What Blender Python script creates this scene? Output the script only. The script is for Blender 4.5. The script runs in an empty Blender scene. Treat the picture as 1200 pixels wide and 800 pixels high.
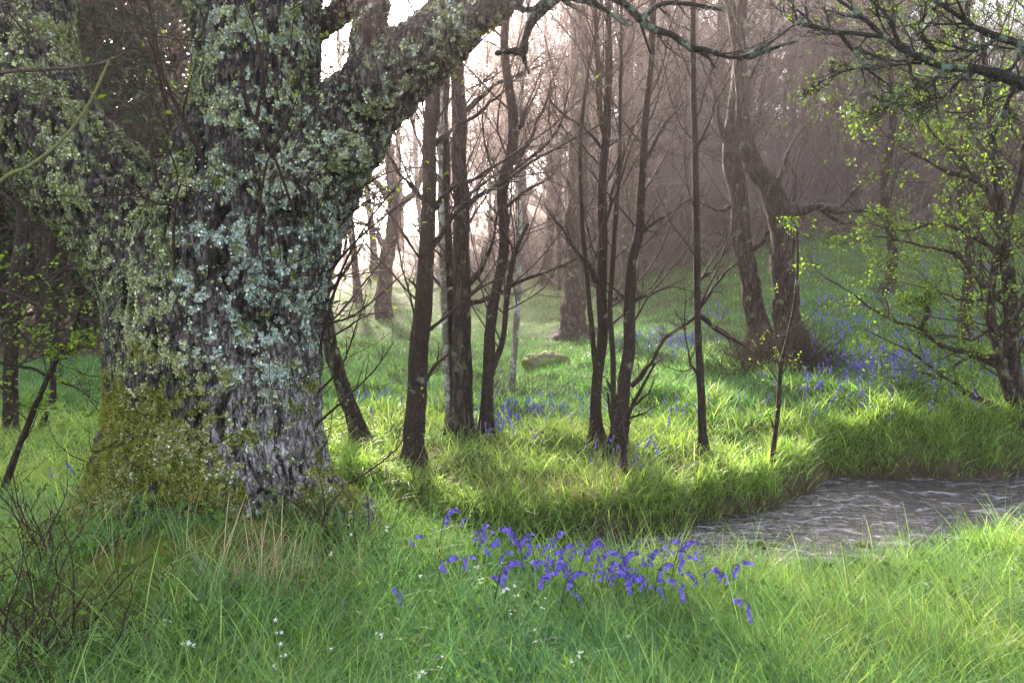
import bpy, math, numpy as np
from mathutils import Vector
sc = bpy.context.scene
COL = sc.collection
PI = math.pi
rng = np.random.default_rng(7)

# ------------------------------------------------------------------ camera model
F, HZ, CX, CZ = 933.0, 330.0, 600.0, 1.5          # focal length, horizon row, centre column (in a 1200 px frame), eye height
PITCH = math.atan((400 - HZ) / F)
CP, SP = math.cos(PITCH), math.sin(PITCH)

def ray(px, py):
    dx, dv = (px - CX) / F, (400 - py) / F
    return np.array([dx, CP + dv * SP, -SP + dv * CP])

def at(px, py, Y):
    """point of the world at forward distance Y (metres) seen at that place in the photograph"""
    r = ray(px, py)
    return np.array([r[0] / r[1] * Y, Y, CZ + r[2] / r[1] * Y])

# ------------------------------------------------------------------ noise
def _h(ix, iy, iz, seed):
    n = (ix * 374761393 + iy * 668265263 + iz * 1274126177 + seed * 362437) & 0xFFFFFFFF
    n = ((n ^ (n >> 13)) * 1274126177) & 0xFFFFFFFF
    n = (n ^ (n >> 16)) & 0xFFFFFF
    return n / float(0xFFFFFF)

def vnoise(p, seed=0):
    p = np.asarray(p, float)
    i = np.floor(p).astype(np.int64); f = p - i
    u = f * f * (3 - 2 * f)
    r = 0
    for a in (0, 1):
        wx = u[..., 0] if a else 1 - u[..., 0]
        for b in (0, 1):
            wy = u[..., 1] if b else 1 - u[..., 1]
            for c in (0, 1):
                wz = u[..., 2] if c else 1 - u[..., 2]
                r = r + wx * wy * wz * _h(i[..., 0] + a, i[..., 1] + b, i[..., 2] + c, seed)
    return r * 2 - 1

def fbm(p, o=4, seed=0):
    p = np.asarray(p, float); a, s, r = 1.0, 0.0, 0
    for k in range(o):
        r = r + a * vnoise(p * 2 ** k + 17.3 * k, seed + k); s += a; a *= 0.5
    return r / s

def fbm2(x, y, sc_=1.0, o=3, seed=0):
    return fbm(np.stack([x * sc_, y * sc_, np.zeros_like(x) + 0.5], -1), o, seed)

def sstep(a, b, v):
    t = np.clip((v - a) / (b - a), 0, 1)
    return t * t * (3 - 2 * t)

# ------------------------------------------------------------------ terrain height
PXC = np.array([0, 200, 420, 560, 680, 800, 920, 1050, 1200.])
YC = np.array([-20, 6.5, 8.6, 10.5, 13, 18, 25, 35, 60, 90.])
ZT = np.array([
    [0, 0, 0, 0, 0, 0, 0, 0, 0],
    [0, 0, 0, 0, 0, 0, 0, 0, 0],
    [0, 0, -.05, -.05, -.08, -.08, -.05, 0, .02],
    [0, 0, -.02, -.17, -.15, .02, .17, .27, .3],
    [0, .1, .27, -.07, .1, .32, .52, .65, .7],
    [0, 0, .1, .1, .3, .85, 1.35, 1.5, 1.6],
    [.2, .3, .8, .9, 1.2, 2.1, 3.0, 3.3, 3.4],
    [.8, 1.0, 1.9, 2.2, 2.6, 3.8, 4.8, 5.2, 5.4],
    [4, 4, 4.2, 6.2, 10, 12.4, 13.2, 13.4, 13.6],
    [7, 7, 5.5, 9, 16, 19, 20, 20, 20]])
GX = np.arange(-70, 70.1, .25); GY = np.arange(-20, 90.1, .25)

def _grid():
    X, Y = np.meshgrid(GX, GY)
    P = np.clip(CX + F * X / np.maximum(Y, 3.0), 0, 1200)
    j = np.clip(np.searchsorted(PXC, P) - 1, 0, len(PXC) - 2)
    i = np.clip(np.searchsorted(YC, Y) - 1, 0, len(YC) - 2)
    u = (P - PXC[j]) / (PXC[j + 1] - PXC[j]); v = (Y - YC[i]) / (YC[i + 1] - YC[i])
    Z = (ZT[i, j] * (1 - u) + ZT[i, j + 1] * u) * (1 - v) + (ZT[i + 1, j] * (1 - u) + ZT[i + 1, j + 1] * u) * v
    for _ in range(3):
        for ax in (0, 1):
            Z = (np.roll(Z, 1, ax) + np.roll(Z, -1, ax) + 2 * Z) / 4
    return Z
GZ = _grid()
NB = np.array([(-8, 5.3), (-1.5, 5.2), (-.7, 4.9), (0, 4.6), (.85, 4.45), (1.83, 4.6), (3, 4.95), (6, 5.9), (12, 7.6), (70, 30)])
FB = np.array([(-8, 6.2), (0, 6.2), (.7, 6.3), (1.4, 6.5), (2.35, 7.2), (3.05, 7.95), (3.55, 8.5), (5.3, 8.5), (9, 9.5), (14, 11), (70, 34)])
WL = -0.60                                                            # water level
MOUND = (-1.75, 4.35)

def H(x, y, fine=True):
    x = np.asarray(x, float); y = np.asarray(y, float)
    gx = np.clip((x + 70) / .25, 0, len(GX) - 1.001); gy = np.clip((y + 20) / .25, 0, len(GY) - 1.001)
    ix, iy = gx.astype(int), gy.astype(int); u, v = gx - ix, gy - iy
    z = (GZ[iy, ix] * (1 - u) + GZ[iy, ix + 1] * u) * (1 - v) + (GZ[iy + 1, ix] * (1 - u) + GZ[iy + 1, ix + 1] * u) * v
    wob = .34 * fbm2(x, y, 1.5, 3, 5) * sstep(5.5, 6.2, y) + .1 * fbm2(x, y, 1.3, 2, 5)
    m = np.minimum(y - np.interp(x, NB[:, 0], NB[:, 1]), np.interp(x, FB[:, 0], FB[:, 1]) - y) + wob
    fade = sstep(-1.9, -.5, x)
    z = z - .62 * sstep(-.22, .2, m) * fade - .1 * sstep(3.3, 4.2, x) * sstep(-.22, .2, m)
    fbk = y - np.interp(x, FB[:, 0], FB[:, 1])
    z = z - .34 * (1 - sstep(-.1, 2.0, fbk)) * sstep(4.9, 5.6, y) * fade * (1 - .75 * sstep(3.3, 4.2, x))
    dip = np.interp(x, [-1.2, -.3, .8, 1.8, 3, 8], [0, .2, .5, .75, .35, .2])
    near = 1 - sstep(5.0, 5.6, y)
    z = z - .26 * dip * sstep(3.0, 4.6, y) * near
    z = z + .30 * np.exp(-(((x - MOUND[0]) / 1.0) ** 2 + ((y - MOUND[1]) / .95) ** 2))
    z = z + .16 * np.exp(-(((x + 1.55) / .45) ** 2 + ((y - 3.2) / .5) ** 2))
    if fine:
        z = z + .11 * np.clip(vnoise(np.stack([x * 2.6, y * 2.6, x * 0 + 8], -1), 19), -.3, 1) * sstep(5.9, 6.6, y) * (1 - sstep(9.5, 12, y)) * (z > WL - .02)
        z = z + .05 * fbm2(x, y, 1.1, 3, 1) * (1 + .12 * np.clip(y - 8, 0, 12)) + .018 * fbm2(x, y, 5, 2, 2)
        lump = vnoise(np.stack([x * 1.7, y * 1.7, x * 0 + 3], -1), 9)
        z = z + .14 * np.clip(lump, 0, 1) * sstep(6.6, 8.0, y) * (1 - sstep(26, 30, y))
    return z

def ground_many(px, py, h=0.0, lo=1.6, hi=70):
    """where the sight lines through many photograph places meet the ground"""
    px = np.asarray(px, float); py = np.asarray(py, float)
    dx, dv = (px - CX) / F, (400 - py) / F; ry = CP + dv * SP; rx = dx / ry; rz = (-SP + dv * CP) / ry
    Y = np.full(len(px), float(lo)); live = np.ones(len(px), bool)
    for _ in range(120):
        gap = CZ + rz * Y - H(rx * Y, Y) - h; live &= (gap > .004) & (Y < hi)
        if not live.any(): break
        Y = np.where(live, Y + np.maximum(.02, gap * .6), Y)
    return np.stack([rx * Y, Y, H(rx * Y, Y)], -1)

def ground_at(px, py, h=0.0, lo=1.6, hi=70):
    return ground_many([px], [py], h, lo, hi)[0]

# ------------------------------------------------------------------ mesh helpers
ORG = {}
def mk(name, V, Fq, mat, parent=None, col=None, smooth=True, tri=False):
    """one mesh object out of world-space vertices and equal-sided faces (or a list of face arrays)"""
    if parent is not None: V = np.asarray(V) - np.asarray(ORG[parent.name])
    V = np.asarray(V, np.float32)
    Fs = Fq if isinstance(Fq, list) else [Fq]
    me = bpy.data.meshes.new(name)
    me.vertices.add(len(V)); me.vertices.foreach_set('co', V.ravel())
    idx = np.concatenate([np.asarray(f, np.int32).ravel() for f in Fs])
    cnt = np.concatenate([np.full(len(f), f.shape[1], np.int32) for f in Fs])
    me.loops.add(len(idx)); me.loops.foreach_set('vertex_index', idx)
    me.polygons.add(len(cnt))
    me.polygons.foreach_set('loop_start', np.concatenate([[0], np.cumsum(cnt)[:-1]]).astype(np.int32))
    me.polygons.foreach_set('loop_total', cnt)
    me.update(calc_edges=True)
    if smooth: me.polygons.foreach_set('use_smooth', np.ones(len(cnt), bool))
    if col is not None:
        a = me.color_attributes.new('Col', 'FLOAT_COLOR', 'POINT')
        c = np.ones((len(V), 4), np.float32); c[:, :3] = col
        a.data.foreach_set('color', c.ravel())
    if mat: me.materials.append(mat)
    o = bpy.data.objects.new(name, me); COL.objects.link(o)
    if parent is not None:
        o.parent = parent; ORG[o.name] = ORG[parent.name]
    else: ORG[o.name] = (0, 0, 0)
    return o

def tag(o, label=None, cat=None, group=None, kind=None):
    if label: o['label'] = label
    if cat: o['category'] = cat
    if group: o['group'] = group
    if kind: o['kind'] = kind
    return o

def empty(name, loc, label, cat, group=None):
    o = bpy.data.objects.new(name, None); COL.objects.link(o)
    o.location = [float(v) for v in loc]; o.empty_display_size = .1
    ORG[o.name] = tuple(float(v) for v in loc)
    return tag(o, label, cat, group)

def dup(root, loc, rz=0, scale=1, label=None, group=None):
    r = root.copy(); COL.objects.link(r)
    r.location = [float(v) for v in loc]; r.rotation_euler = (0, 0, rz); r.scale = (scale,) * 3
    if label: r['label'] = label
    if group: r['group'] = group
    for ch in list(root.children):
        c = ch.copy(); COL.objects.link(c); c.parent = r
        for g in list(ch.children):
            d = g.copy(); COL.objects.link(d); d.parent = c
    return r

class Bag:
    """collects vertices and faces of one mesh"""
    def __init__(s): s.V, s.F, s.C, s.n = [], {}, [], 0
    def add(s, V, Fc, C=None):
        V = np.asarray(V).reshape(-1, 3)
        s.V.append(V); s.F.setdefault(Fc.shape[1], []).append(Fc + s.n); s.n += len(V)
        s.C.append(np.zeros((len(V), 3)) + (C if C is not None else .5))
    def build(s, name, mat, parent=None, smooth=True):
        if not s.V: return None
        return mk(name, np.concatenate(s.V), [np.concatenate(f) for f in s.F.values()], mat, parent, np.concatenate(s.C), smooth)

def unit(v): return v / np.maximum(np.linalg.norm(v, axis=-1, keepdims=True), 1e-9)

def tubes(C, R, S=5):
    """swept tubes, vectorised: C (N,K,3), R (N,K)"""
    C = np.asarray(C, float); R = np.asarray(R, float)
    N, K, _ = C.shape
    T = np.empty_like(C); T[:, 1:-1] = C[:, 2:] - C[:, :-2]; T[:, 0] = C[:, 1] - C[:, 0]; T[:, -1] = C[:, -1] - C[:, -2]
    T = unit(T)
    ref = np.where(np.abs(T[:, 0, 2:3]) > .8, np.array([[1., 0, 0]]), np.array([[0., 0, 1]]))
    U = np.empty_like(C); u = unit(ref - (ref * T[:, 0]).sum(-1, keepdims=True) * T[:, 0]); U[:, 0] = u
    for k in range(1, K):
        u = unit(u - (u * T[:, k]).sum(-1, keepdims=True) * T[:, k]); U[:, k] = u
    W = np.cross(T, U)
    a = np.arange(S) * 2 * PI / S
    V = C[:, :, None] + R[:, :, None, None] * (np.cos(a)[:, None] * U[:, :, None] + np.sin(a)[:, None] * W[:, :, None])
    n = np.arange(N)[:, None, None] * K * S; k = np.arange(K - 1)[None, :, None] * S; s = np.arange(S)[None, None, :]; s2 = (s + 1) % S
    Fc = np.stack([n + k + s, n + k + s2, n + k + S + s2, n + k + S + s], -1).reshape(-1, 4)
    return V.reshape(-1, 3), Fc

def spawn(C, R, per, t0, t1, ang, ln, K=5, wig=.15, up=.05, rr=.55, rmin=.002, rmax=9, taper=1.2, g=rng, shrink=.5, lnabs=None):
    """side branches off curves; child length = ln * parent length (shorter towards the tip)"""
    N, KP, _ = C.shape
    per_n = per
    C2 = np.repeat(C, per_n, 0); R2 = np.repeat(R, per_n, 0); M = len(C2)
    t = t0 + (t1 - t0) * ((np.tile(np.arange(per_n), N) + g.random(M)) / per_n)
    f = t * (KP - 1); i = np.clip(f.astype(int), 0, KP - 2); u = (f - i)[:, None]; q = np.arange(M)
    p = C2[q, i] * (1 - u) + C2[q, i + 1] * u; T = unit(C2[q, i + 1] - C2[q, i]); r = R2[q, i] * (1 - u[:, 0]) + R2[q, i + 1] * u[:, 0]
    L = np.linalg.norm(np.diff(C2, axis=1), axis=-1).sum(1)
    L = (ln[0] + (ln[1] - ln[0]) * g.random(M)) * (L if lnabs is None else lnabs) * (1 - shrink * (t - t0) / max(t1 - t0, 1e-6))
    a = ang[0] + (ang[1] - ang[0]) * g.random(M); ph = g.random(M) * 2 * PI
    ref = np.where(np.abs(T[:, 2:3]) > .8, np.array([[1., 0, 0]]), np.array([[0., 0, 1]]))
    U = unit(np.cross(T, ref)); W = np.cross(T, U)
    d = np.cos(a)[:, None] * T + np.sin(a)[:, None] * (np.cos(ph)[:, None] * U + np.sin(ph)[:, None] * W)
    out = np.empty((M, K, 3)); out[:, 0] = p
    for k in range(1, K):
        d = unit(d + wig * g.normal(size=(M, 3)) + np.array([0, 0, up]))
        p = p + d * (L / (K - 1))[:, None]; out[:, k] = p
    r0 = np.clip(r * rr, rmin, rmax)
    s = np.linspace(0, 1, K)[None]
    RR = np.maximum(r0[:, None] * (1 - s) ** taper * .85 + r0[:, None] * .15, rmin * .6)
    return out, RR

def smooth_line(P, n):
    """Catmull-Rom through rows of P, n samples"""
    P = np.asarray(P, float)
    Q = np.vstack([2 * P[0] - P[1], P, 2 * P[-1] - P[-2]])
    t = np.linspace(0, len(P) - 1 - 1e-6, n); i = t.astype(int); u = (t - i)[:, None]
    a, b, c, d = Q[i], Q[i + 1], Q[i + 2], Q[i + 3]
    return .5 * (2 * b + (c - a) * u + (2 * a - 5 * b + 4 * c - d) * u ** 2 + (3 * b - a - 3 * c + d) * u ** 3)

def leaves(P, size, g=rng, cup=.25, up=.5, wide=.62, D=None):
    """folded leaf blades, two quads each"""
    N = len(P); size = np.asarray(size) * np.ones(N)
    n = unit(g.normal(size=(N, 3)) * .8 + np.array([0, 0, up]))
    d = unit(g.normal(size=(N, 3)) + np.array([0, 0, -.1])) if D is None else unit(D + .35 * g.normal(size=(N, 3)))
    d = unit(d - (d * n).sum(-1, keepdims=True) * n); s = np.cross(n, d); L = size[:, None]
    V = np.stack([P, P + d * L * .45 + s * L * wide * .5 + n * L * cup * .3, P + d * L, P + d * L * .45 - s * L * wide * .5 + n * L * cup * .3, P + d * L * .5 - n * L * cup * .2], 1)
    b = np.arange(N)[:, None] * 5
    Fc = np.concatenate([b + np.array([[0, 1, 2, 4]]), b + np.array([[0, 4, 2, 3]])])
    return V.reshape(-1, 3), Fc

def jitcol(N, a, b, g=rng, rep=1, v=.25):
    """colours between a and b with a spread in value, one per item, repeated rep times"""
    t = g.random((N, 1)); c = np.array(a) * (1 - t) + np.array(b) * t
    c = c * (1 + v * g.normal(size=(N, 1)).clip(-2, 2))
    return np.repeat(np.clip(c, .003, .9), rep, 0)

# ------------------------------------------------------------------ materials
def nt(name):
    m = bpy.data.materials.new(name); m.use_nodes = True; t = m.node_tree; t.nodes.clear()
    return m, t, t.nodes, t.links

def leaf_mat(name, trans=.5, rough=.5, gloss=.25, tint=(1.12, 1.3, .6)):
    m, t, N, L = nt(name)
    out = N.new('ShaderNodeOutputMaterial'); a = N.new('ShaderNodeVertexColor'); a.layer_name = 'Col'
    p = N.new('ShaderNodeBsdfPrincipled'); p.inputs['Roughness'].default_value = rough
    p.inputs['Specular IOR Level'].default_value = gloss
    tr = N.new('ShaderNodeBsdfTranslucent'); mu = N.new('ShaderNodeMix'); mu.data_type = 'RGBA'; mu.blend_type = 'MULTIPLY'
    mu.inputs[0].default_value = 1; mu.inputs[7].default_value = (*tint, 1)
    L.new(a.outputs[0], mu.inputs[6]); L.new(mu.outputs[2], tr.inputs[0]); L.new(a.outputs[0], p.inputs['Base Color'])
    mx = N.new('ShaderNodeMixShader'); mx.inputs[0].default_value = trans
    L.new(p.outputs[0], mx.inputs[1]); L.new(tr.outputs[0], mx.inputs[2]); L.new(mx.outputs[0], out.inputs[0])
    return m

def bark_mat(name, c1, c2, c3, scale=14, stretch=.25, bump=.6, dist=.02, spots=.62, rough=.85):
    """two-tone bark with vertical cracks and patches of lichen c3"""
    m, t, N, L = nt(name)
    out = N.new('ShaderNodeOutputMaterial'); p = N.new('ShaderNodeBsdfPrincipled'); p.inputs['Roughness'].default_value = rough
    p.inputs['Specular IOR Level'].default_value = .2
    tc = N.new('ShaderNodeTexCoord'); mp = N.new('ShaderNodeMapping'); mp.inputs['Scale'].default_value = (1, 1, stretch)
    L.new(tc.outputs['Object'], mp.inputs[0])
    n1 = N.new('ShaderNodeTexNoise'); n1.inputs['Scale'].default_value = scale * 2.2; n1.inputs['Detail'].default_value = 6; L.new(mp.outputs[0], n1.inputs[0])
    vo = N.new('ShaderNodeTexVoronoi'); vo.feature = 'DISTANCE_TO_EDGE'; vo.inputs['Scale'].default_value = scale
    wm = N.new('ShaderNodeVectorMath'); wm.operation = 'MULTIPLY_ADD'; wm.inputs[1].default_value = (.12,) * 3
    L.new(n1.outputs['Color'], wm.inputs[0]); L.new(mp.outputs[0], wm.inputs[2]); L.new(wm.outputs[0], vo.inputs[0])
    r1 = N.new('ShaderNodeMapRange'); r1.inputs[1].default_value = 0; r1.inputs[2].default_value = .22; L.new(vo.outputs[0], r1.inputs[0])
    mu = N.new('ShaderNodeMath'); mu.operation = 'MULTIPLY'; L.new(r1.outputs[0], mu.inputs[0]); L.new(n1.outputs[0], mu.inputs[1])
    cr = N.new('ShaderNodeMix'); cr.data_type = 'RGBA'; cr.inputs[6].default_value = (*c1, 1); cr.inputs[7].default_value = (*c2, 1)
    L.new(mu.outputs[0], cr.inputs[0])
    n2 = N.new('ShaderNodeTexNoise'); n2.inputs['Scale'].default_value = 7; n2.inputs['Detail'].default_value = 8; n2.inputs['Roughness'].default_value = .7
    L.new(tc.outputs['Object'], n2.inputs[0])
    r2 = N.new('ShaderNodeMapRange'); r2.inputs[1].default_value = spots; r2.inputs[2].default_value = spots + .06; L.new(n2.outputs[0], r2.inputs[0])
    c = N.new('ShaderNodeMix'); c.data_type = 'RGBA'; c.inputs[7].default_value = (*c3, 1)
    L.new(r2.outputs[0], c.inputs[0]); L.new(cr.outputs[2], c.inputs[6]); L.new(c.outputs[2], p.inputs['Base Color'])
    b = N.new('ShaderNodeBump'); b.inputs['Strength'].default_value = bump; b.inputs['Distance'].default_value = dist
    L.new(mu.outputs[0], b.inputs['Height']); L.new(b.outputs[0], p.inputs['Normal']); L.new(p.outputs[0], out.inputs[0])
    return m

def col_mat(name, rough=.85, nscale=60, namp=.35, bump=.4, dist=.01, vert=1.0, nscale2=None):
    """vertex-colour surface broken up by noise"""
    m, t, N, L = nt(name)
    out = N.new('ShaderNodeOutputMaterial'); p = N.new('ShaderNodeBsdfPrincipled'); p.inputs['Roughness'].default_value = rough
    p.inputs['Specular IOR Level'].default_value = .2
    a = N.new('ShaderNodeVertexColor'); a.layer_name = 'Col'
    tc = N.new('ShaderNodeTexCoord'); mp = N.new('ShaderNodeMapping'); mp.inputs['Scale'].default_value = (1, 1, vert); L.new(tc.outputs['Object'], mp.inputs[0])
    n = N.new('ShaderNodeTexNoise'); n.inputs['Scale'].default_value = nscale; n.inputs['Detail'].default_value = 5; L.new(mp.outputs[0], n.inputs[0])
    r = N.new('ShaderNodeMapRange'); r.inputs[1].default_value = .3; r.inputs[2].default_value = .7; r.inputs[3].default_value = 1 - namp; r.inputs[4].default_value = 1 + namp
    L.new(n.outputs[0], r.inputs[0])
    v = N.new('ShaderNodeVectorMath'); v.operation = 'SCALE'; L.new(a.outputs[0], v.inputs[0]); L.new(r.outputs[0], v.inputs['Scale'])
    src = v
    hgt = n.outputs[0]
    if nscale2:                                                            # fine fissures between bark plates
        vo = N.new('ShaderNodeTexVoronoi'); vo.feature = 'DISTANCE_TO_EDGE'; vo.inputs['Scale'].default_value = nscale2
        wm = N.new('ShaderNodeVectorMath'); wm.operation = 'MULTIPLY_ADD'; wm.inputs[1].default_value = (.06,) * 3
        L.new(n.outputs['Color'], wm.inputs[0]); L.new(mp.outputs[0], wm.inputs[2]); L.new(wm.outputs[0], vo.inputs[0])
        r3 = N.new('ShaderNodeMapRange'); r3.inputs[1].default_value = 0; r3.inputs[2].default_value = .16; r3.inputs[3].default_value = .22; r3.inputs[4].default_value = 1.12; L.new(vo.outputs[0], r3.inputs[0])
        v2 = N.new('ShaderNodeVectorMath'); v2.operation = 'SCALE'; L.new(v.outputs[0], v2.inputs[0]); L.new(r3.outputs[0], v2.inputs['Scale']); src = v2
        mh = N.new('ShaderNodeMath'); mh.operation = 'MULTIPLY'; L.new(r3.outputs[0], mh.inputs[0]); L.new(n.outputs[0], mh.inputs[1]); hgt = mh.outputs[0]
    L.new(src.outputs[0], p.inputs['Base Color'])
    b = N.new('ShaderNodeBump'); b.inputs['Strength'].default_value = bump; b.inputs['Distance'].default_value = dist
    L.new(hgt, b.inputs['Height']); L.new(b.outputs[0], p.inputs['Normal']); L.new(p.outputs[0], out.inputs[0])
    return m

M = {
    'grass': leaf_mat('grass_blade', .5, .45, .35),
    'leaf': leaf_mat('fresh_leaf', .5, .6, .12),
    'needle': leaf_mat('evergreen_needle', .2, .6, .2),
    'petal': leaf_mat('petal', .4, .5, .2, (1, 1, 1.1)),
    'straw': leaf_mat('dry_stalk', .3, .7, .1, (1.1, 1, .8)),
    'moss': leaf_mat('moss', .25, .9, .05, (1.1, 1.1, .6)),
    'lichen': leaf_mat('lichen', .12, .9, .05, (1, 1, 1)),
    'bigbark': col_mat('old_bark', .85, 55, .55, .9, .02, .3, 30),
    'ground': col_mat('soil', .95, 9, .35, .6, .03),
    'bark': bark_mat('slim_bark', (.012, .009, .008), (.12, .085, .07), (.20, .21, .16), 34, .3, 1, .014, .60),
    'barkbig': bark_mat('rough_bark', (.014, .010, .009), (.115, .085, .07), (.14, .17, .09), 14, .25, 1, .035, .57),
    'barkpale': bark_mat('pale_bark', (.08, .07, .06), (.3, .27, .22), (.38, .4, .34), 30, .5, .5, .01, .5),
    'twig': bark_mat('twig_bark', (.03, .02, .018), (.10, .065, .055), (.12, .11, .09), 40, .5, .1, .004, .7),
    'twiggrey': bark_mat('grey_twig', (.05, .036, .034), (.15, .112, .105), (.18, .16, .14), 20, .5, .1, .004, .6),
    'littwig': bark_mat('painted_lit_twig', (.12, .09, .085), (.30, .235, .22), (.30, .27, .24), 20, .5, .1, .004, .6),  # paler copy of grey twig bark; rim light is painted into its colour
    'redtwig': bark_mat('red_twig', (.022, .012, .010), (.075, .042, .034), (.13, .1, .08), 40, .5, .1, .004, .75),
    'lichbranch': bark_mat('lichen_branch', (.016, .015, .014), (.055, .06, .045), (.17, .24, .19), 26, .5, 1, .015, .54),
    'greentwig': bark_mat('green_twig', (.10, .10, .04), (.24, .23, .11), (.25, .25, .12), 30, .5, .1, .004, .7),
    'rock': bark_mat('mossy_rock', (.10, .09, .07), (.20, .18, .14), (.11, .15, .03), 6, 1, .9, .05, .42),
}
# ------------------------------------------------------------------ ground
def axis(lo, hi, a, b, fine, growth):
    mid = list(np.arange(a, b, fine)); s, p, up = fine, b, []
    while p < hi: up.append(p); s *= growth; p += s
    up.append(hi); s, p, dn = fine, a - fine, []
    while p > lo: dn.append(p); s *= growth; p -= s
    dn.append(lo)
    return np.array(dn[::-1] + mid + up)
xs, ys = axis(-60, 60, -5, 7.5, .055, 1.05), axis(-14, 78, 1.6, 11.5, .055, 1.03)
X, Y = np.meshgrid(xs, ys); Z = H(X, Y)
nx, ny = len(xs), len(ys)
i = (np.arange(ny - 1)[:, None] * nx + np.arange(nx - 1)[None]).ravel()
GF = np.stack([i, i + 1, i + nx + 1, i + nx], -1)
def ground_col(X, Y, Z):
    n = fbm2(X, Y, .8, 3, 21)[..., None]; n2 = fbm2(X, Y, 6, 3, 22)[..., None]
    green = np.array([.055, .085, .022]) * (1 + .5 * n2); soil = np.array([.06, .042, .028]) * (1 + .5 * n2)
    litter = np.array([.085, .052, .036]) * (1 + .4 * n2)
    c = green * (1 - sstep(.1, .6, n + n2 * .5)) + soil * sstep(.1, .6, n + n2 * .5)
    edge = np.interp(CX + F * X / np.maximum(Y, 3), [0, 200, 420, 560, 680, 800, 920, 1200], [15, 15, 32, 32, 30, 27, 26, 27])
    w = sstep(-1.5, 1.5, Y - edge + 1.5 * n[..., 0])[..., None]
    c = c * (1 - w) + litter * w
    bed = (1 - sstep(-.5, -.25, Z))[..., None] * (Y < 14)[..., None]
    c = c * (1 - bed) + np.array([.045, .032, .022]) * (1 + .5 * n2) * bed
    return c
C = ground_col(X, Y, Z)
# moss carpet on the root mound
mm = np.exp(-(((X + 1.7) / .55) ** 2 + ((Y - 3.3) / .6) ** 2)) + .7 * np.exp(-(((X + 1.15) / .35) ** 2 + ((Y - 3.9) / .3) ** 2))
mm = sstep(.25, .6, mm + .35 * fbm2(X, Y, 5, 3, 40))[..., None]
mm = mm * .7; C = C * (1 - mm) + np.array([.09, .115, .028]) * (1 + .4 * fbm2(X, Y, 14, 2, 41)[..., None]) * mm
g0 = mk('ground', np.stack([X, Y, Z], -1).reshape(-1, 3), GF, M['ground'], None, C.reshape(-1, 3))
tag(g0, 'uneven grassy woodland floor falling to a stream and rising behind it', 'ground', kind='structure')

# ------------------------------------------------------------------ stream
wx, wy = np.arange(-2.2, 13, .035), np.arange(4.0, 11.5, .035)
X, Y = np.meshgrid(wx, wy); nx, ny = len(wx), len(wy)
fl = np.stack([X * 1.0 + Y * .55, Y * 1.0 - X * .55, X * 0], -1)
r = .017 * fbm(fl * np.array([2.2, 6.5, 1]), 4, 50) + .010 * (1 - np.abs(vnoise(fl * np.array([5, 13, 1]) + 2.1 * vnoise(fl * 1.7, 3)[..., None], 51)) * 2)
i = (np.arange(ny - 1)[:, None] * nx + np.arange(nx - 1)[None]).ravel()
m, t, N, L = nt('water')
out = N.new('ShaderNodeOutputMaterial'); p = N.new('ShaderNodeBsdfPrincipled')
p.inputs['Base Color'].default_value = (.035, .028, .03, 1); p.inputs['Roughness'].default_value = .05; p.inputs['IOR'].default_value = 1.5
p.inputs['Specular IOR Level'].default_value = 1.0
tc = N.new('ShaderNodeTexCoord'); mp = N.new('ShaderNodeMapping'); mp.inputs['Rotation'].default_value = (0, 0, .5); mp.inputs['Scale'].default_value = (1, 2.6, 1)
n1 = N.new('ShaderNodeTexNoise'); n1.inputs['Scale'].default_value = 6; n1.inputs['Detail'].default_value = 2.5; n1.inputs['Distortion'].default_value = .6
b = N.new('ShaderNodeBump'); b.inputs['Strength'].default_value = 1; b.inputs['Distance'].default_value = .06
L.new(tc.outputs['Object'], mp.inputs[0]); L.new(mp.outputs[0], n1.inputs[0]); L.new(n1.outputs[0], b.inputs['Height'])
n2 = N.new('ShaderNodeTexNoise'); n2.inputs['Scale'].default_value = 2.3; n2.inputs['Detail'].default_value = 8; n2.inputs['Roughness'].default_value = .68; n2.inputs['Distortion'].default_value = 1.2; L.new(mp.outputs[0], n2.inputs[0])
fr = N.new('ShaderNodeValToRGB'); fr.color_ramp.elements[0].position = .54; fr.color_ramp.elements[0].color = (.05, .042, .05, 1); fr.color_ramp.elements[1].position = .74; fr.color_ramp.elements[1].color = (.5, .46, .56, 1)  # lilac-white streaks: sky reflection painted into the base colour, along with riffle foam
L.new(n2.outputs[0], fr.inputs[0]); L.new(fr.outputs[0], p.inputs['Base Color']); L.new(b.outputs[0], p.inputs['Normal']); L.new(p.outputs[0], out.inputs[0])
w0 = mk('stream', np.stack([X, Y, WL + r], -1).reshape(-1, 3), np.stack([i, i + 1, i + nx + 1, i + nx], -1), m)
tag(w0, 'rippling shallow stream bending round the grassy bank', 'stream', kind='structure')

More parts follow.
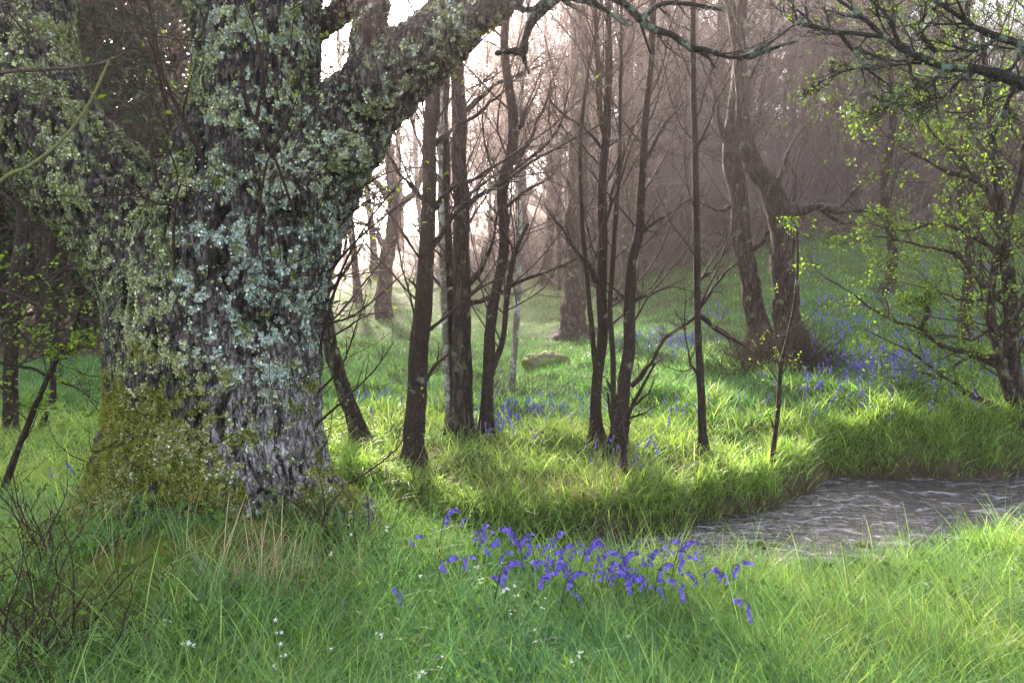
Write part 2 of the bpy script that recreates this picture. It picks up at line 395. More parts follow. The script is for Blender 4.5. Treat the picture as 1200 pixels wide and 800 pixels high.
# ------------------------------------------------------------------ grass
def blades(P, Lb, Wd, ang0, bend, az, seg=4, twist=None):
    N = len(P); t = (np.arange(seg) + .5) / seg
    th = ang0[:, None] + bend[:, None] * t[None]
    h = np.concatenate([np.zeros((N, 1)), np.cumsum(np.sin(th), 1)], 1) * (Lb / seg)[:, None]
    z = np.concatenate([np.zeros((N, 1)), np.cumsum(np.cos(th), 1)], 1) * (Lb / seg)[:, None]
    d = np.stack([np.cos(az), np.sin(az), az * 0], -1)
    fa = az + PI / 2 + (twist if twist is not None else 0)
    s = np.stack([np.cos(fa), np.sin(fa), az * 0], -1)
    C = P[:, None] + d[:, None] * h[..., None] + np.array([0, 0, 1]) * z[..., None]
    prof = np.interp(np.linspace(0, 1, seg + 1), [0, .3, .75, 1], [.7, 1, .6, .06])
    w = (Wd[:, None] * prof[None])[..., None] * .5
    V = np.stack([C - s[:, None] * w, C + s[:, None] * w], 2).reshape(-1, 3)
    b = np.arange(N)[:, None] * (seg + 1) * 2; k = np.arange(seg)[None] * 2
    Fc = np.stack([b + k, b + k + 1, b + k + 3, b + k + 2], -1).reshape(-1, 4)
    return V, Fc

def clear_of_channel(x, y, lim=-.42):
    return H(x, y, False) > lim

def grass_patch(name, label, ntuft, nb, ylo, yhi, pxlo, pxhi, Lr, Wr, mask, palette, seg, seed, spread=.07, pal_p=None, ypow=1.0, bendr=(.3, 1.6), clump=.35):
    g = np.random.default_rng(seed)
    y = 1 / (1 / ylo + (1 / yhi - 1 / ylo) * g.random(ntuft) ** ypow)
    px = pxlo + (pxhi - pxlo) * g.random(ntuft); x = (px - CX) / F * y
    k = mask(x, y, g); x, y = x[k], y[k]; n = len(x)
    zone = fbm2(x, y, 1.3, 2, seed + 3)                                # patches of longer, paler grass
    big = np.exp(clump * g.normal(size=n)) * (1 + .5 * zone)
    bx = np.repeat(x, nb); by = np.repeat(y, nb); Nn = len(bx)
    a = g.random(Nn) * 2 * PI; rr = np.sqrt(g.random(Nn)) * spread * np.repeat(.6 + .5 * big, nb)
    bx = bx + np.cos(a) * rr; by = by + np.sin(a) * rr
    z = H(bx, by) - .01
    Lb = (Lr[0] + (Lr[1] - Lr[0]) * g.random(Nn) ** 1.4) * np.repeat(np.clip(big, .5, 1.9), nb)
    Wd = (Wr[0] + (Wr[1] - Wr[0]) * g.random(Nn) ** 2)
    az = a + .8 * g.normal(size=Nn)
    a0 = .05 + .25 * rr / spread + .12 * np.abs(g.normal(size=Nn)); bend = bendr[0] + (bendr[1] - bendr[0]) * g.random(Nn) ** 1.5
    V, Fc = blades(np.stack([bx, by, z], -1), Lb, Wd, a0, bend, az, seg, g.normal(size=Nn) * .9)
    pal = np.array(palette); wsum = np.array(pal_p if pal_p else [1] * len(pal), float); wsum /= wsum.sum()
    tz = np.repeat(zone, nb) + .5 * g.normal(size=Nn)
    order = np.clip(((tz + 1.2) / 2.4), 0, .999); cum = np.cumsum(wsum)
    idx = np.minimum(np.searchsorted(cum, order), len(pal) - 1)
    c = pal[idx] * np.exp(.3 * g.normal(size=(Nn, 1)))
    o = mk(name, V, Fc, M['grass'], None, np.repeat(c, (seg + 1) * 2, 0))
    return tag(o, label, 'grass', kind='stuff')

BLUE, MID, LIME, STRAW = (.12, .24, .13), (.18, .30, .095), (.31, .385, .11), (.42, .36, .2)
def m_near(x, y, g):
    edge = np.interp(x, NB[:, 0], NB[:, 1])
    k = (y < edge + .1) & clear_of_channel(x, y)
    k &= ~((np.hypot(x + 1.78, y - 4.75) < .72))
    mossy = np.exp(-(((x + 1.7) / .5) ** 2 + ((y - 3.3) / .5) ** 2)) + .8 * np.exp(-(((x + 1.15) / .3) ** 2 + ((y - 3.9) / .25) ** 2))
    return k & (g.random(len(x)) > .95 * sstep(.25, .6, mossy + .6 * fbm2(x, y, 4, 2, 58))) & (g.random(len(x)) > .35 * (x < -.8) * (y < 4.6))
grass_patch('grass', 'long dewy green grass covering the near bank', 14500, 16, 1.9, 5.6, -200, 1400, (.10, .25), (.0025, .006), m_near, [BLUE, MID, LIME, STRAW], 4, 101, pal_p=[.34, .36, .26, .04])
def m_mid(x, y, g):
    fb = np.interp(x, FB[:, 0], FB[:, 1])
    k = np.where(x > -1.2, y > fb - .3, y > 5.3) & clear_of_channel(x, y, -.5)
    k &= g.random(len(x)) > sstep(8.6, 10.5, y) * .85
    return k & ~((np.hypot(x + 1.78, y - 4.75) < .8))
grass_patch('grass', 'sunlit tussocky grass on the bank below the slim trees', 11500, 12, 5.3, 12, -150, 1350, (.09, .22), (.005, .011), m_mid, [BLUE, MID, LIME, LIME, STRAW], 3, 102, spread=.09, pal_p=[.1, .3, .35, .2, .05], bendr=(.4, 2.2), clump=.5)
def m_hill(x, y, g):
    edge = np.interp(CX + F * x / y, [0, 200, 420, 560, 680, 800, 920, 1200], [15, 15, 32, 32, 30, 27, 26, 27])
    return (y < edge + g.normal(size=len(x)) * .6)
grass_patch('grass', 'soft green grass over the rising hillside and far meadow', 27000, 10, 8.8, 34, -150, 1350, (.07, .16), (.007, .018), m_hill, [(.11, .235, .12), (.09, .19, .075), (.15, .27, .085), LIME], 2, 103, spread=.2, pal_p=[.3, .3, .3, .1])
# grass hanging over the far bank of the stream
g = np.random.default_rng(5)
x = g.uniform(-1.5, 7.5, 3400); y = np.interp(x, FB[:, 0], FB[:, 1]) + g.uniform(-.12, .42, len(x)) ; k = (H(x, y, False) > -.52) & (fbm2(x, y, 2.2, 2, 88) > -.22); x, y = x[k], y[k]
nb = 9; bx = np.repeat(x, nb) + g.normal(size=len(x) * nb) * .05; by = np.repeat(y, nb) + g.normal(size=len(x) * nb) * .05
V, Fc = blades(np.stack([bx, by, H(bx, by) - .01], -1), np.repeat(np.exp(.35 * g.normal(size=len(x))), nb).clip(.4, 1.6) * g.uniform(.10, .26, len(bx)), g.uniform(.005, .011, len(bx)), np.abs(g.normal(size=len(bx))) * .3, g.uniform(.6, 2.3, len(bx)), g.normal(size=len(bx)) * 1.0 - PI / 2, 4, g.normal(size=len(bx)) * .8)
o = mk('grass', V, Fc, M['grass'], None, jitcol(len(bx), MID, LIME, g, 10, .4)); tag(o, 'coarse grass hanging over the far edge of the stream', 'grass', kind='stuff')
# low broad-leaved herbs between the grass
g = np.random.default_rng(55)
hx = g.uniform(-5, 4.5, 2600); hy = 1 / (1 / 2.1 + (1 / 9.0 - 1 / 2.1) * g.random(2600))
k = clear_of_channel(hx, hy) & (np.abs(CX + F * hx / hy - 600) < 700) & (g.random(2600) < .25 + .75 * ((hx < -2.2) | (fbm2(hx, hy, 1.5, 2, 56) > .15))) & (np.hypot(hx + 1.78, hy - 4.75) > .8); hx, hy = hx[k], hy[k]
hx = np.repeat(hx, 9); hy = np.repeat(hy, 9); n = len(hx); hx = hx + g.normal(size=n) * .035; hy = hy + g.normal(size=n) * .035
V, Fc = leaves(np.stack([hx, hy, H(hx, hy) + g.uniform(.03, .17, n)], -1), g.uniform(.018, .05, n), g, up=1.3, wide=.7)
o = mk('herbs', V, Fc, M['leaf'], None, jitcol(n, (.06, .13, .03), (.16, .25, .05), g, 5)); tag(o, 'small broad leaved herbs between the grass blades', 'herbs', kind='stuff')
# straw coloured dead stalks
g = np.random.default_rng(6)
P = []
for (px, py, n, sx, sy) in [(560, 590, 220, 40, 12), (780, 560, 120, 40, 12), (500, 545, 90, 20, 5), (545, 512, 90, 25, 4), (705, 525, 60, 20, 5), (640, 600, 330, 40, 10), (690, 590, 180, 35, 8), (250, 670, 80, 90, 30), (340, 660, 80, 60, 24), (480, 590, 120, 30, 8), (720, 560, 70, 30, 10), (860, 585, 60, 30, 8), (60, 640, 120, 30, 20), (330, 690, 160, 50, 12)]:
    P.append(ground_many(px + g.normal(size=n) * sx, py + g.normal(size=n) * sy))
P = np.concatenate(P)
P[:, 1] = np.where((P[:, 0] > -.9) & (P[:, 1] > 4.4) & (P[:, 1] < 6.3), P[:, 1] + .6, P[:, 1]); P[:, 2] = H(P[:, 0], P[:, 1]) - .02
V, Fc = blades(P, g.uniform(.12, .42, len(P)), g.uniform(.002, .005, len(P)), np.abs(g.normal(size=len(P))) * .6, g.uniform(.1, 1.4, len(P)), g.normal(size=len(P)) * 1.2 + .3, 4)
o = mk('dry_grass', V, Fc, M['straw'], None, jitcol(len(P), (.36, .27, .16), (.5, .4, .25), g, 10)); tag(o, 'straw coloured dead stalks among the green grass', 'dry grass', kind='stuff')
# moss tufts on the mound
g = np.random.default_rng(8)
x = g.uniform(-2.7, -.7, 60000); y = g.uniform(2.4, 4.6, 60000)
mo = np.exp(-(((x + 1.7) / .55) ** 2 + ((y - 3.3) / .6) ** 2)) + .7 * np.exp(-(((x + 1.15) / .35) ** 2 + ((y - 3.9) / .3) ** 2)) + .3 * fbm2(x, y, 5, 3, 40)
k = mo > .42; x, y = x[k], y[k]
V, Fc = blades(np.stack([x, y, H(x, y) - .004], -1), g.uniform(.012, .03, len(x)), g.uniform(.004, .008, len(x)), np.abs(g.normal(size=len(x))) * .5, g.uniform(0, 1, len(x)), g.uniform(0, 6.28, len(x)), 1)
o = mk('moss', V, Fc, M['moss'], None, jitcol(len(x), (.11, .135, .025), (.19, .21, .04), g, 4)); tag(o, 'golden green moss carpet on the root mound at left', 'moss', kind='stuff')

# ------------------------------------------------------------------ the old lichened tree
def pxcurve(pts, Yd, n=24):
    """rows (px, py, half width in px[, depth offset]) -> smooth centre line and radii in metres"""
    A = []
    for q in pts:
        dy = q[3] if len(q) > 3 else 0
        c = at(q[0], q[1], Yd + dy); A.append([*c, q[2] * (Yd + dy) / F])
    S = smooth_line(A, n)
    return S[:, :3], np.maximum(S[:, 3], .0015)

TY = 4.75
oak = empty('old_tree', (-1.8, TY, .1), 'massive old forked tree with lichen and moss crusted bark on a grassy mound', 'tree')
limbs = [
    [(238, 700, 175), (240, 640, 152), (246, 590, 138), (254, 540, 129), (256, 480, 119), (255, 400, 119), (254, 330, 114), (266, 270, 102), (282, 210, 84), (296, 150, 72), (300, 80, 70), (301, 0, 70), (302, -150, 64), (290, -420, 50), (280, -700, 22)],
    [(235, 390, 100, 0), (200, 320, 86), (150, 262, 70, -.05), (100, 207, 66, -.1), (53, 150, 61, -.15), (30, 60, 54, -.1), (25, -60, 50), (0, -300, 40), (-60, -600, 20)],
    [(300, 330, 85), (342, 240, 68), (386, 172, 54), (436, 112, 46), (488, 66, 42, .08), (530, 30, 36, .12), (560, -20, 32, .2), (610, -150, 28, .3), (640, -420, 14, .4)],
    [(415, 150, 30, 0), (424, 100, 23), (429, 50, 20), (440, 0, 19), (448, -110, 16), (430, -350, 8)],
    [(425, 130, 26, -.15), (452, 88, 26, -.24), (492, 50, 25, -.28), (540, 22, 22, -.28), (590, -2, 16, -.3), (625, -22, 11, -.3), (690, -40, 8, -.3), (800, -60, 5, -.3)],
    [(330, 60, 26, .15), (372, 32, 15, .28), (400, 14, 13, .34), (440, -18, 12, .4), (520, -120, 9, .5)],
]
bg = Bag()
for l in limbs:
    c, r = pxcurve(l, TY, 34)
    V, Fc = tubes(c[None], r[None], 20); V = V.copy()
    bg.add(V, Fc)
    n0 = bg.n
    # end caps
    for e, k in ((0, 0), (1, 33)):
        bg.add(c[k][None], np.zeros((0, 3), int)); ci = bg.n - 1
        base = n0 - 34 * 20 + k * 20; s = np.arange(20)
        f = np.stack([base + s, base + (s + 1) % 20, np.full(20, ci)], -1)
        bg.F.setdefault(3, []).append(f[:, ::-1] if e == 0 else f)
# root buttresses
for (ax, ln, r0) in ((-2.7, .75, .26), (-2.1, .8, .3), (-1.5, .6, .3), (-1.0, .62, .27), (-.38, 1.08, .25), (.1, .7, .22), (2.8, .7, .25), (1.2, .7, .3)):
    p = np.array([[-1.78 + math.cos(ax) * q * .9, TY + math.sin(ax) * q * .9, z] for q, z in ((.15, 1.0), (.40, .62), (.58, .28), (ln, .02), (ln + .25, -.15))])
    p[3:, 2] += H(p[3:, 0], p[3:, 1])[...] * 1.0 - 0.02
    s = smooth_line(np.hstack([p, np.array([[r0 * .8], [r0], [r0 * .85], [r0 * .55], [r0 * .25]])]), 14)
    V, Fc = tubes(s[None, :, :3], s[None, :, 3], 12); bg.add(V, Fc); b = bg.n - 14 * 12
    for k, rev in ((0, 1), (13, 0)):
        f = np.array([[b + k * 12 + j for j in range(12)]]); f = f[:, ::-1] if rev else f
        bg.F.setdefault(12, []).append(f)
# knots and burls
g = np.random.default_rng(3)
for (px, py, r, dy) in [(205, 250, 34, -.35), (262, 300, 30, -.42), (175, 470, 30, -.35), (300, 350, 26, -.45), (410, 180, 26, -.22), (150, 560, 36, -.4), (345, 230, 30, -.3), (240, 160, 22, -.25)]:
    c = at(px, py, TY + dy); rr = r * TY / F
    k = np.array([[0, 0, -1], [0, 0, -.5], [0, 0, 0], [0, 0, .5], [0, 0, 1.]]) * rr + c
    V, Fc = tubes(k[None], (np.array([[.1, .85, 1, .85, .1]]) * rr), 10); bg.add(V, Fc); b = bg.n - 50
    bg.F.setdefault(10, []).append(np.array([[b + j for j in range(10)][::-1]])); bg.F[10].append(np.array([[b + 40 + j for j in range(10)]]))
tmp = bg.build('trunk', None, None)
md = tmp.modifiers.new('r', 'REMESH'); md.mode = 'VOXEL'; md.voxel_size = .0125; md.adaptivity = 0
ms = tmp.modifiers.new('s', 'SMOOTH'); ms.iterations = 18; ms.factor = .6
dg = bpy.context.evaluated_depsgraph_get(); ev = tmp.evaluated_get(dg); me = ev.to_mesh()
nv = len(me.vertices); V = np.empty(nv * 3, np.float32); me.vertices.foreach_get('co', V); V = V.reshape(-1, 3).astype(float)
Nn = np.empty(nv * 3, np.float32); me.vertices.foreach_get('normal', Nn); Nn = Nn.reshape(-1, 3).astype(float)
nl = len(me.loops); li = np.empty(nl, np.int32); me.loops.foreach_get('vertex_index', li)
lt = np.empty(len(me.polygons), np.int32); me.polygons.foreach_get('loop_total', lt); assert (lt == 4).all()
Fb = li.reshape(-1, 4); ev.to_mesh_clear(); bpy.data.objects.remove(tmp)
# bark relief: lumps, long ridges, fine plates
def ridge(p, s, o=3, seed=0): return 1 - np.abs(fbm(p * s, o, seed)) * 2.2
wp = V + .06 * np.stack([fbm(V * 3, 2, 61), fbm(V * 3, 2, 62), fbm(V * 3, 2, 63)], -1)
rid = ridge(wp, np.array([11, 11, 2.6]), 3, 64); ver = ridge(wp, np.array([21, 21, 4.2]), 3, 69); pl = ridge(wp, np.array([26, 26, 9]), 2, 66)
Vd = V + Nn * (.045 * fbm(V * 3.2, 3, 65) + .017 * (rid - .5) + .016 * (ver - .5) + .016 * (pl - .5) + .006 * (ridge(wp, np.array([48, 48, 17]), 2, 68) - .5) + .008 * vnoise(V * 60, 67))[:, None]
Vd[:, 0] = np.where(False, Vd[:, 0], Vd[:, 0])
# zones of bark, lichens and moss
x, y, z = Vd.T
z0 = fbm(V * 2.3, 3, 70); z1 = fbm(V * 9, 3, 71); z2 = fbm(V * 28, 2, 72)
def mix(c, d, w): return c * (1 - w[:, None]) + np.array(d) * w[:, None]
crack = sstep(.12, .66, rid * .35 + pl * .25 + ver * .4)
C = np.array([.012, .009, .008]) * (1 - crack[:, None]) + np.array([.085, .07, .066]) * crack[:, None]
greyz = sstep(-.15, .2, x + 1.70 + .35 * z0 + .25 * z1) * (1 - sstep(.7, 1.35, z + .35 * z0 + .3 * z1)) * (.55 + .45 * sstep(-.2, .2, z1))                  # pale lilac-grey bare bark low on the right
C = mix(C, (.10, .085, .09), greyz * .6); C = mix(C, (.38, .345, .375), greyz * sstep(.3, .9, crack + .7 * z2 + .1) * .85)
moss_z = (1 - sstep(.15, 1.7, z + .7 * z0 + .5 * np.abs(x + 1.95))) * (1 - .8 * greyz)
w_moss = .0 * z; w_moss = np.maximum(sstep(-1.3, -1.12, x + .3 * z0) * (1 - sstep(.35, .6, z)) * sstep(-.35, .1, z1 + .4 * z2), 0) + sstep(.34, .66, moss_z * .9 + .85 * z1 + .5 * z2)
w_moss = np.clip(w_moss, 0, 1); greyz = greyz * (1 - w_moss); C = mix(C, (.165, .19, .05), w_moss * .92)
leftz = 1 - sstep(-1.85, -1.6, x + .25 * z0)
w_grn = sstep(.0, .14, z1 * .6 + z2 * .75 + .14 * leftz - .02 - .3 * w_moss) * (1 - greyz * .75)
C = mix(C, (.15, .18, .09), w_grn * .8 * sstep(.1, .5, crack))
bluez = sstep(-1.9, -1.6, x + .3 * z0) * sstep(.75, 1.2, z + .3 * z0) * (1 - .5 * sstep(1.7, 2.2, z))
w_blu = sstep(.0, .14, z1 * .6 + z2 * .9 - .1 + .12 * bluez) * np.clip(bluez, 0, 1)
C = mix(C, (.20, .25, .23), w_blu * .6)

tr = mk('trunk', Vd, Fb, M['bigbark'], oak, np.clip(C, .01, .9))
# lichen rosettes, thick on the side we see
def tri_sample(V, Fq, N_, n, w, g):
    c = V[Fq].mean(1); e1 = V[Fq[:, 1]] - V[Fq[:, 0]]; e2 = V[Fq[:, 3]] - V[Fq[:, 0]]
    a = np.linalg.norm(np.cross(e1, e2), axis=1) * w; a = a / a.sum()
    k = g.choice(len(Fq), n, p=a); u, v = g.random((2, n, 1))
    return V[Fq[k, 0]] + e1[k] * u + e2[k] * v, unit(N_[Fq[k]].mean(1)), k
def flakes(P, Nr, size, C, g, rim=6, lift=.95):
    n = len(P); ref = unit(g.normal(size=(n, 3))); U = unit(np.cross(Nr, ref)); W = np.cross(Nr, U)
    a = np.arange(rim) * 2 * PI / rim; rad = size[:, None] * (.45 + .75 * g.random((n, rim)))
    up = size[:, None] * lift * (g.random((n, rim)) - .15)
    R_ = P[:, None] + rad[..., None] * (np.cos(a)[None, :, None] * U[:, None] + np.sin(a)[None, :, None] * W[:, None]) + up[..., None] * Nr[:, None]
    V = np.concatenate([(P + Nr * .002)[:, None], R_], 1).reshape(-1, 3)
    b = np.arange(n)[:, None] * (rim + 1); s = np.arange(rim)[None]
    Fc = np.stack([b + 0 * s, b + 1 + s, b + 1 + (s + 1) % rim], -1).reshape(-1, 3)
    return V, Fc, np.repeat(C, rim + 1, 0)
g = np.random.default_rng(11)
fc = V[Fb].mean(1); face_n = unit(Nn[Fb].mean(1))
vis = ((-face_n[:, 1] > -.35) & (fc[:, 2] < 3.7) & (fc[:, 2] > .05)).astype(float)
cv = lambda a: a[Fb[:, 0]]
wl = vis * (.08 + cv(crack)) * (.12 + sstep(-.12, .18, fbm(fc * 4.5, 3, 75))) * (.03 + 1.1 * cv(w_grn) + 1.0 * cv(w_blu) + .95 * cv(w_moss)) * (1 - .45 * cv(greyz)) * (1 - .6 * (fc[:, 0] < -2.25) * sstep(1.7, 2.1, fc[:, 2]))
P, Nr, k = tri_sample(Vd, Fb, Nn, 190000, wl, g)
kb = cv(w_blu)[k]; km = cv(w_moss)[k]; kg = cv(greyz)[k]; zz = P[:, 2]; n = len(P)
cg = jitcol(n, (.20, .23, .09), (.40, .42, .22), g, 1, .3); cb = jitcol(n, (.24, .33, .33), (.52, .58, .54), g, 1, .3); cy = jitcol(n, (.2, .19, .06), (.3, .27, .08), g, 1, .3); cw = jitcol(n, (.4, .42, .38), (.55, .55, .5), g, 1, .2)
sel = g.random(n); c = np.where((sel < kb * .75)[:, None], cb, cg); c = np.where((sel > .9)[:, None], cw, c); c = np.where((sel < km * .4)[:, None], cy, c)
V2, F2, C2 = flakes(P, Nr, .002 + .0075 * g.random(n) ** 2 + .007 * (g.random(n) > .96), c * .8 * np.exp(.3 * g.normal(size=(n, 1))), g)
lic = mk('lichen', V2, F2, M['lichen'], oak, C2); tag(lic, kind='stuff')
# moss fur at the foot
P, Nr, k = tri_sample(Vd, Fb, Nn, 42000, vis * cv(w_moss), g); n = len(P)
d = unit(Nr + .6 * g.normal(size=(n, 3))); L_ = g.uniform(.008, .026, n)[:, None]; s = unit(np.cross(d, g.normal(size=(n, 3)))) * .0035
V2 = np.stack([P - s, P + s, P + s * .3 + d * L_, P - s * .3 + d * L_], 1).reshape(-1, 3); b = np.arange(n)[:, None] * 4
mo = mk('moss', V2, b + np.arange(4)[None], M['moss'], oak, jitcol(n, (.14, .155, .025), (.27, .29, .06), g, 4)); tag(mo, kind='stuff')
# thin shoots that sprout from the bark
def shoots(P, D, L_, g, K=7, wig=.22, r0=.004, up=.08):
    n = len(P); C = np.empty((n, K, 3)); C[:, 0] = P; d = D; p = P
    for q in range(1, K):
        d = unit(d + wig * g.normal(size=(n, 3)) + np.array([0, 0, up])); p = p + d * (L_ / (K - 1))[:, None]; C[:, q] = p
    R = r0 * (.6 + .8 * g.random((n, 1))) * np.linspace(1, .25, K)[None]
    return C, R
wz = vis * (.3 + (fc[:, 2] > 1.2) * 1.0) * (1 + 3 * (np.abs(fc[:, 0] + 1.0) < .3)); 
P, Nr, k = tri_sample(Vd, Fb, Nn, 300, wz, g)
D = unit(Nr * .55 + .6 * g.normal(size=Nr.shape) + np.array([0, -.1, .35]))
C1, R1 = shoots(P, D, g.uniform(.15, .9, 300), g, r0=.0028)
C2_, R2_ = spawn(C1, R1, 3, .2, .95, (.4, 1.0), (.2, .5), 5, .2, .05, .7, .0012, g=g)
bb = Bag()
for C_, R_ in ((C1, R1), (C2_, R2_)):
    V2, F2 = tubes(C_, R_, 4); bb.add(V2, F2)
# shoots fanning out to the right of the trunk against the mist
lines = [[(372, 420, 3), (395, 330, 2.6), (430, 262, 2), (475, 205, 1.2)], [(378, 330, 3), (410, 290, 2.4), (455, 250, 1.8), (505, 215, 1)], [(380, 300, 3), (400, 262, 2.4), (432, 235, 1.8), (470, 222, 1)],
         [(368, 500, 3), (410, 462, 2.2), (440, 432, 1.6), (462, 400, 1)], [(375, 380, 3), (410, 372, 2.3), (440, 350, 1.8), (475, 318, 1)], [(380, 350, 3), (405, 318, 2.2), (425, 285, 1.6), (440, 240, 1)],
         [(390, 240, 3), (420, 222, 2), (460, 200, 1.6), (500, 196, 1)], [(372, 460, 2.6), (400, 430, 2), (418, 380, 1.5), (430, 345, 1)], [(380, 400, 2.6), (405, 385, 2), (428, 370, 1.4), (452, 366, 1)],
         [(365, 590, 3), (420, 560, 2), (470, 520, 1.3), (490, 470, .9)], [(190, 230, 4), (205, 180, 3.4), (190, 105, 2.6), (180, 60, 2), (150, 0, 1.6)], [(240, 190, 5, -.4), (215, 140, 4, -.45), (192, 90, 3, -.45), (182, 40, 2.2, -.4), (170, -10, 2, -.4)],
         [(200, 250, 3, -.4), (180, 200, 2.4, -.5), (178, 150, 1.8, -.5), (195, 110, 1.2, -.5)], [(210, 240, 3, -.5), (175, 235, 2.4, -.55), (130, 190, 2, -.5), (112, 150, 1.2, -.5)], [(300, 140, 4, -.5), (308, 90, 3, -.55), (300, 40, 2, -.5), (285, 0, 1.6, -.5)],
         [(345, 250, 3, -.5), (320, 180, 2.5, -.6), (290, 120, 2, -.6), (280, 60, 1.2, -.6)], [(300, 300, 3, -.55), (310, 200, 2.4, -.62), (335, 150, 1.8, -.6), (350, 110, 1, -.6)], [(205, 330, 3, -.5), (204, 260, 2.6, -.6), (215, 215, 2, -.6), (260, 262, 1.3, -.6)]]
Cs, Rs = zip(*[pxcurve([(q[0], q[1], q[2], (q[3] if len(q) > 3 else -.05)) for q in l], TY, 9) for l in lines])
Cs, Rs = np.array(Cs), np.array(Rs) * .6; V2, F2 = tubes(Cs, Rs, 5); bb.add(V2, F2)
C3, R3 = spawn(Cs, Rs, 7, .2, 1, (.35, .9), (.2, .5), 6, .16, .08, .6, .0012, g=g); V2, F2 = tubes(C3, R3, 4); bb.add(V2, F2)
bb.build('crown', M['redtwig'], oak)
tips = np.concatenate([C3[:, -1], C3[:, 3], C2_[::4, -1], C1[::2, -1]]); tips = tips[g.random(len(tips)) < .45]
tips = np.repeat(tips, 2, 0)
V2, F2 = leaves(tips, g.uniform(.012, .035, len(tips)), g); mk('foliage', V2, F2, M['leaf'], oak, jitcol(len(tips), (.14, .22, .02), (.24, .30, .04), g, 5))
# the small branches of the right limb that hang into the top of the view
hang = [[(700, -40, 9, -.3), (655, -6, 8, -.3), (636, 8, 6, -.3), (622, 28, 5.4, -.3), (615, 50, 5, -.3), (614, 68, 3.6, -.3), (620, 86, 1.2, -.3)], [(616, 62, 5, -.3), (600, 60, 4, -.3), (580, 63, 2.6, -.3)],
        [(690, -30, 5, -.3), (716, -4, 4.6, -.3), (742, 12, 4.4, -.3), (756, 30, 4, -.3), (786, 40, 3.4, -.3), (812, 58, 3, -.3), (838, 60, 2.8, -.3), (866, 71, 2.4, -.3), (902, 58, 1.8, -.3), (935, 48, 1.2, -.3)], [(752, 22, 4, -.3), (772, 6, 3, -.3), (800, 4, 2.4, -.3), (850, 12, 2, -.3)],
        [(640, -20, 6, -.3), (665, -4, 4, -.3), (700, 6, 3, -.3), (735, 30, 2, -.3)], [(590, 5, 4, -.3), (625, 12, 3, -.3), (650, 5, 2.6, -.3)],
        [(815, 56, 2.4, -.3), (830, 68, 2, -.3), (838, 80, 1.4, -.3)], [(865, 70, 2.4, -.3), (895, 55, 2, -.3), (930, 30, 1.4, -.3), (945, 20, 1, -.3)]]
Cs, Rs = zip(*[pxcurve(l, TY, 12) for l in hang]); Cs, Rs = np.array(Cs), np.array(Rs)
b1 = Bag(); V2, F2 = tubes(Cs, Rs * (1 + .2 * g.normal(size=Rs.shape)).clip(.6, 1.4), 7); b1.add(V2, F2)
C3, R3 = spawn(Cs[2:], Rs[2:], 9, .1, 1, (.4, 1.1), (.2, .55), 7, .22, .03, .5, .0016, g=g); V2, F2 = tubes(C3, R3, 4); b1.add(V2, F2)
C4, R4 = spawn(C3, R3, 4, .1, 1, (.4, 1.1), (.3, .6), 5, .22, .03, .6, .0012, g=g); V2, F2 = tubes(C4, R4, 3); b1.add(V2, F2)
b1.build('branch', M['lichbranch'], oak)

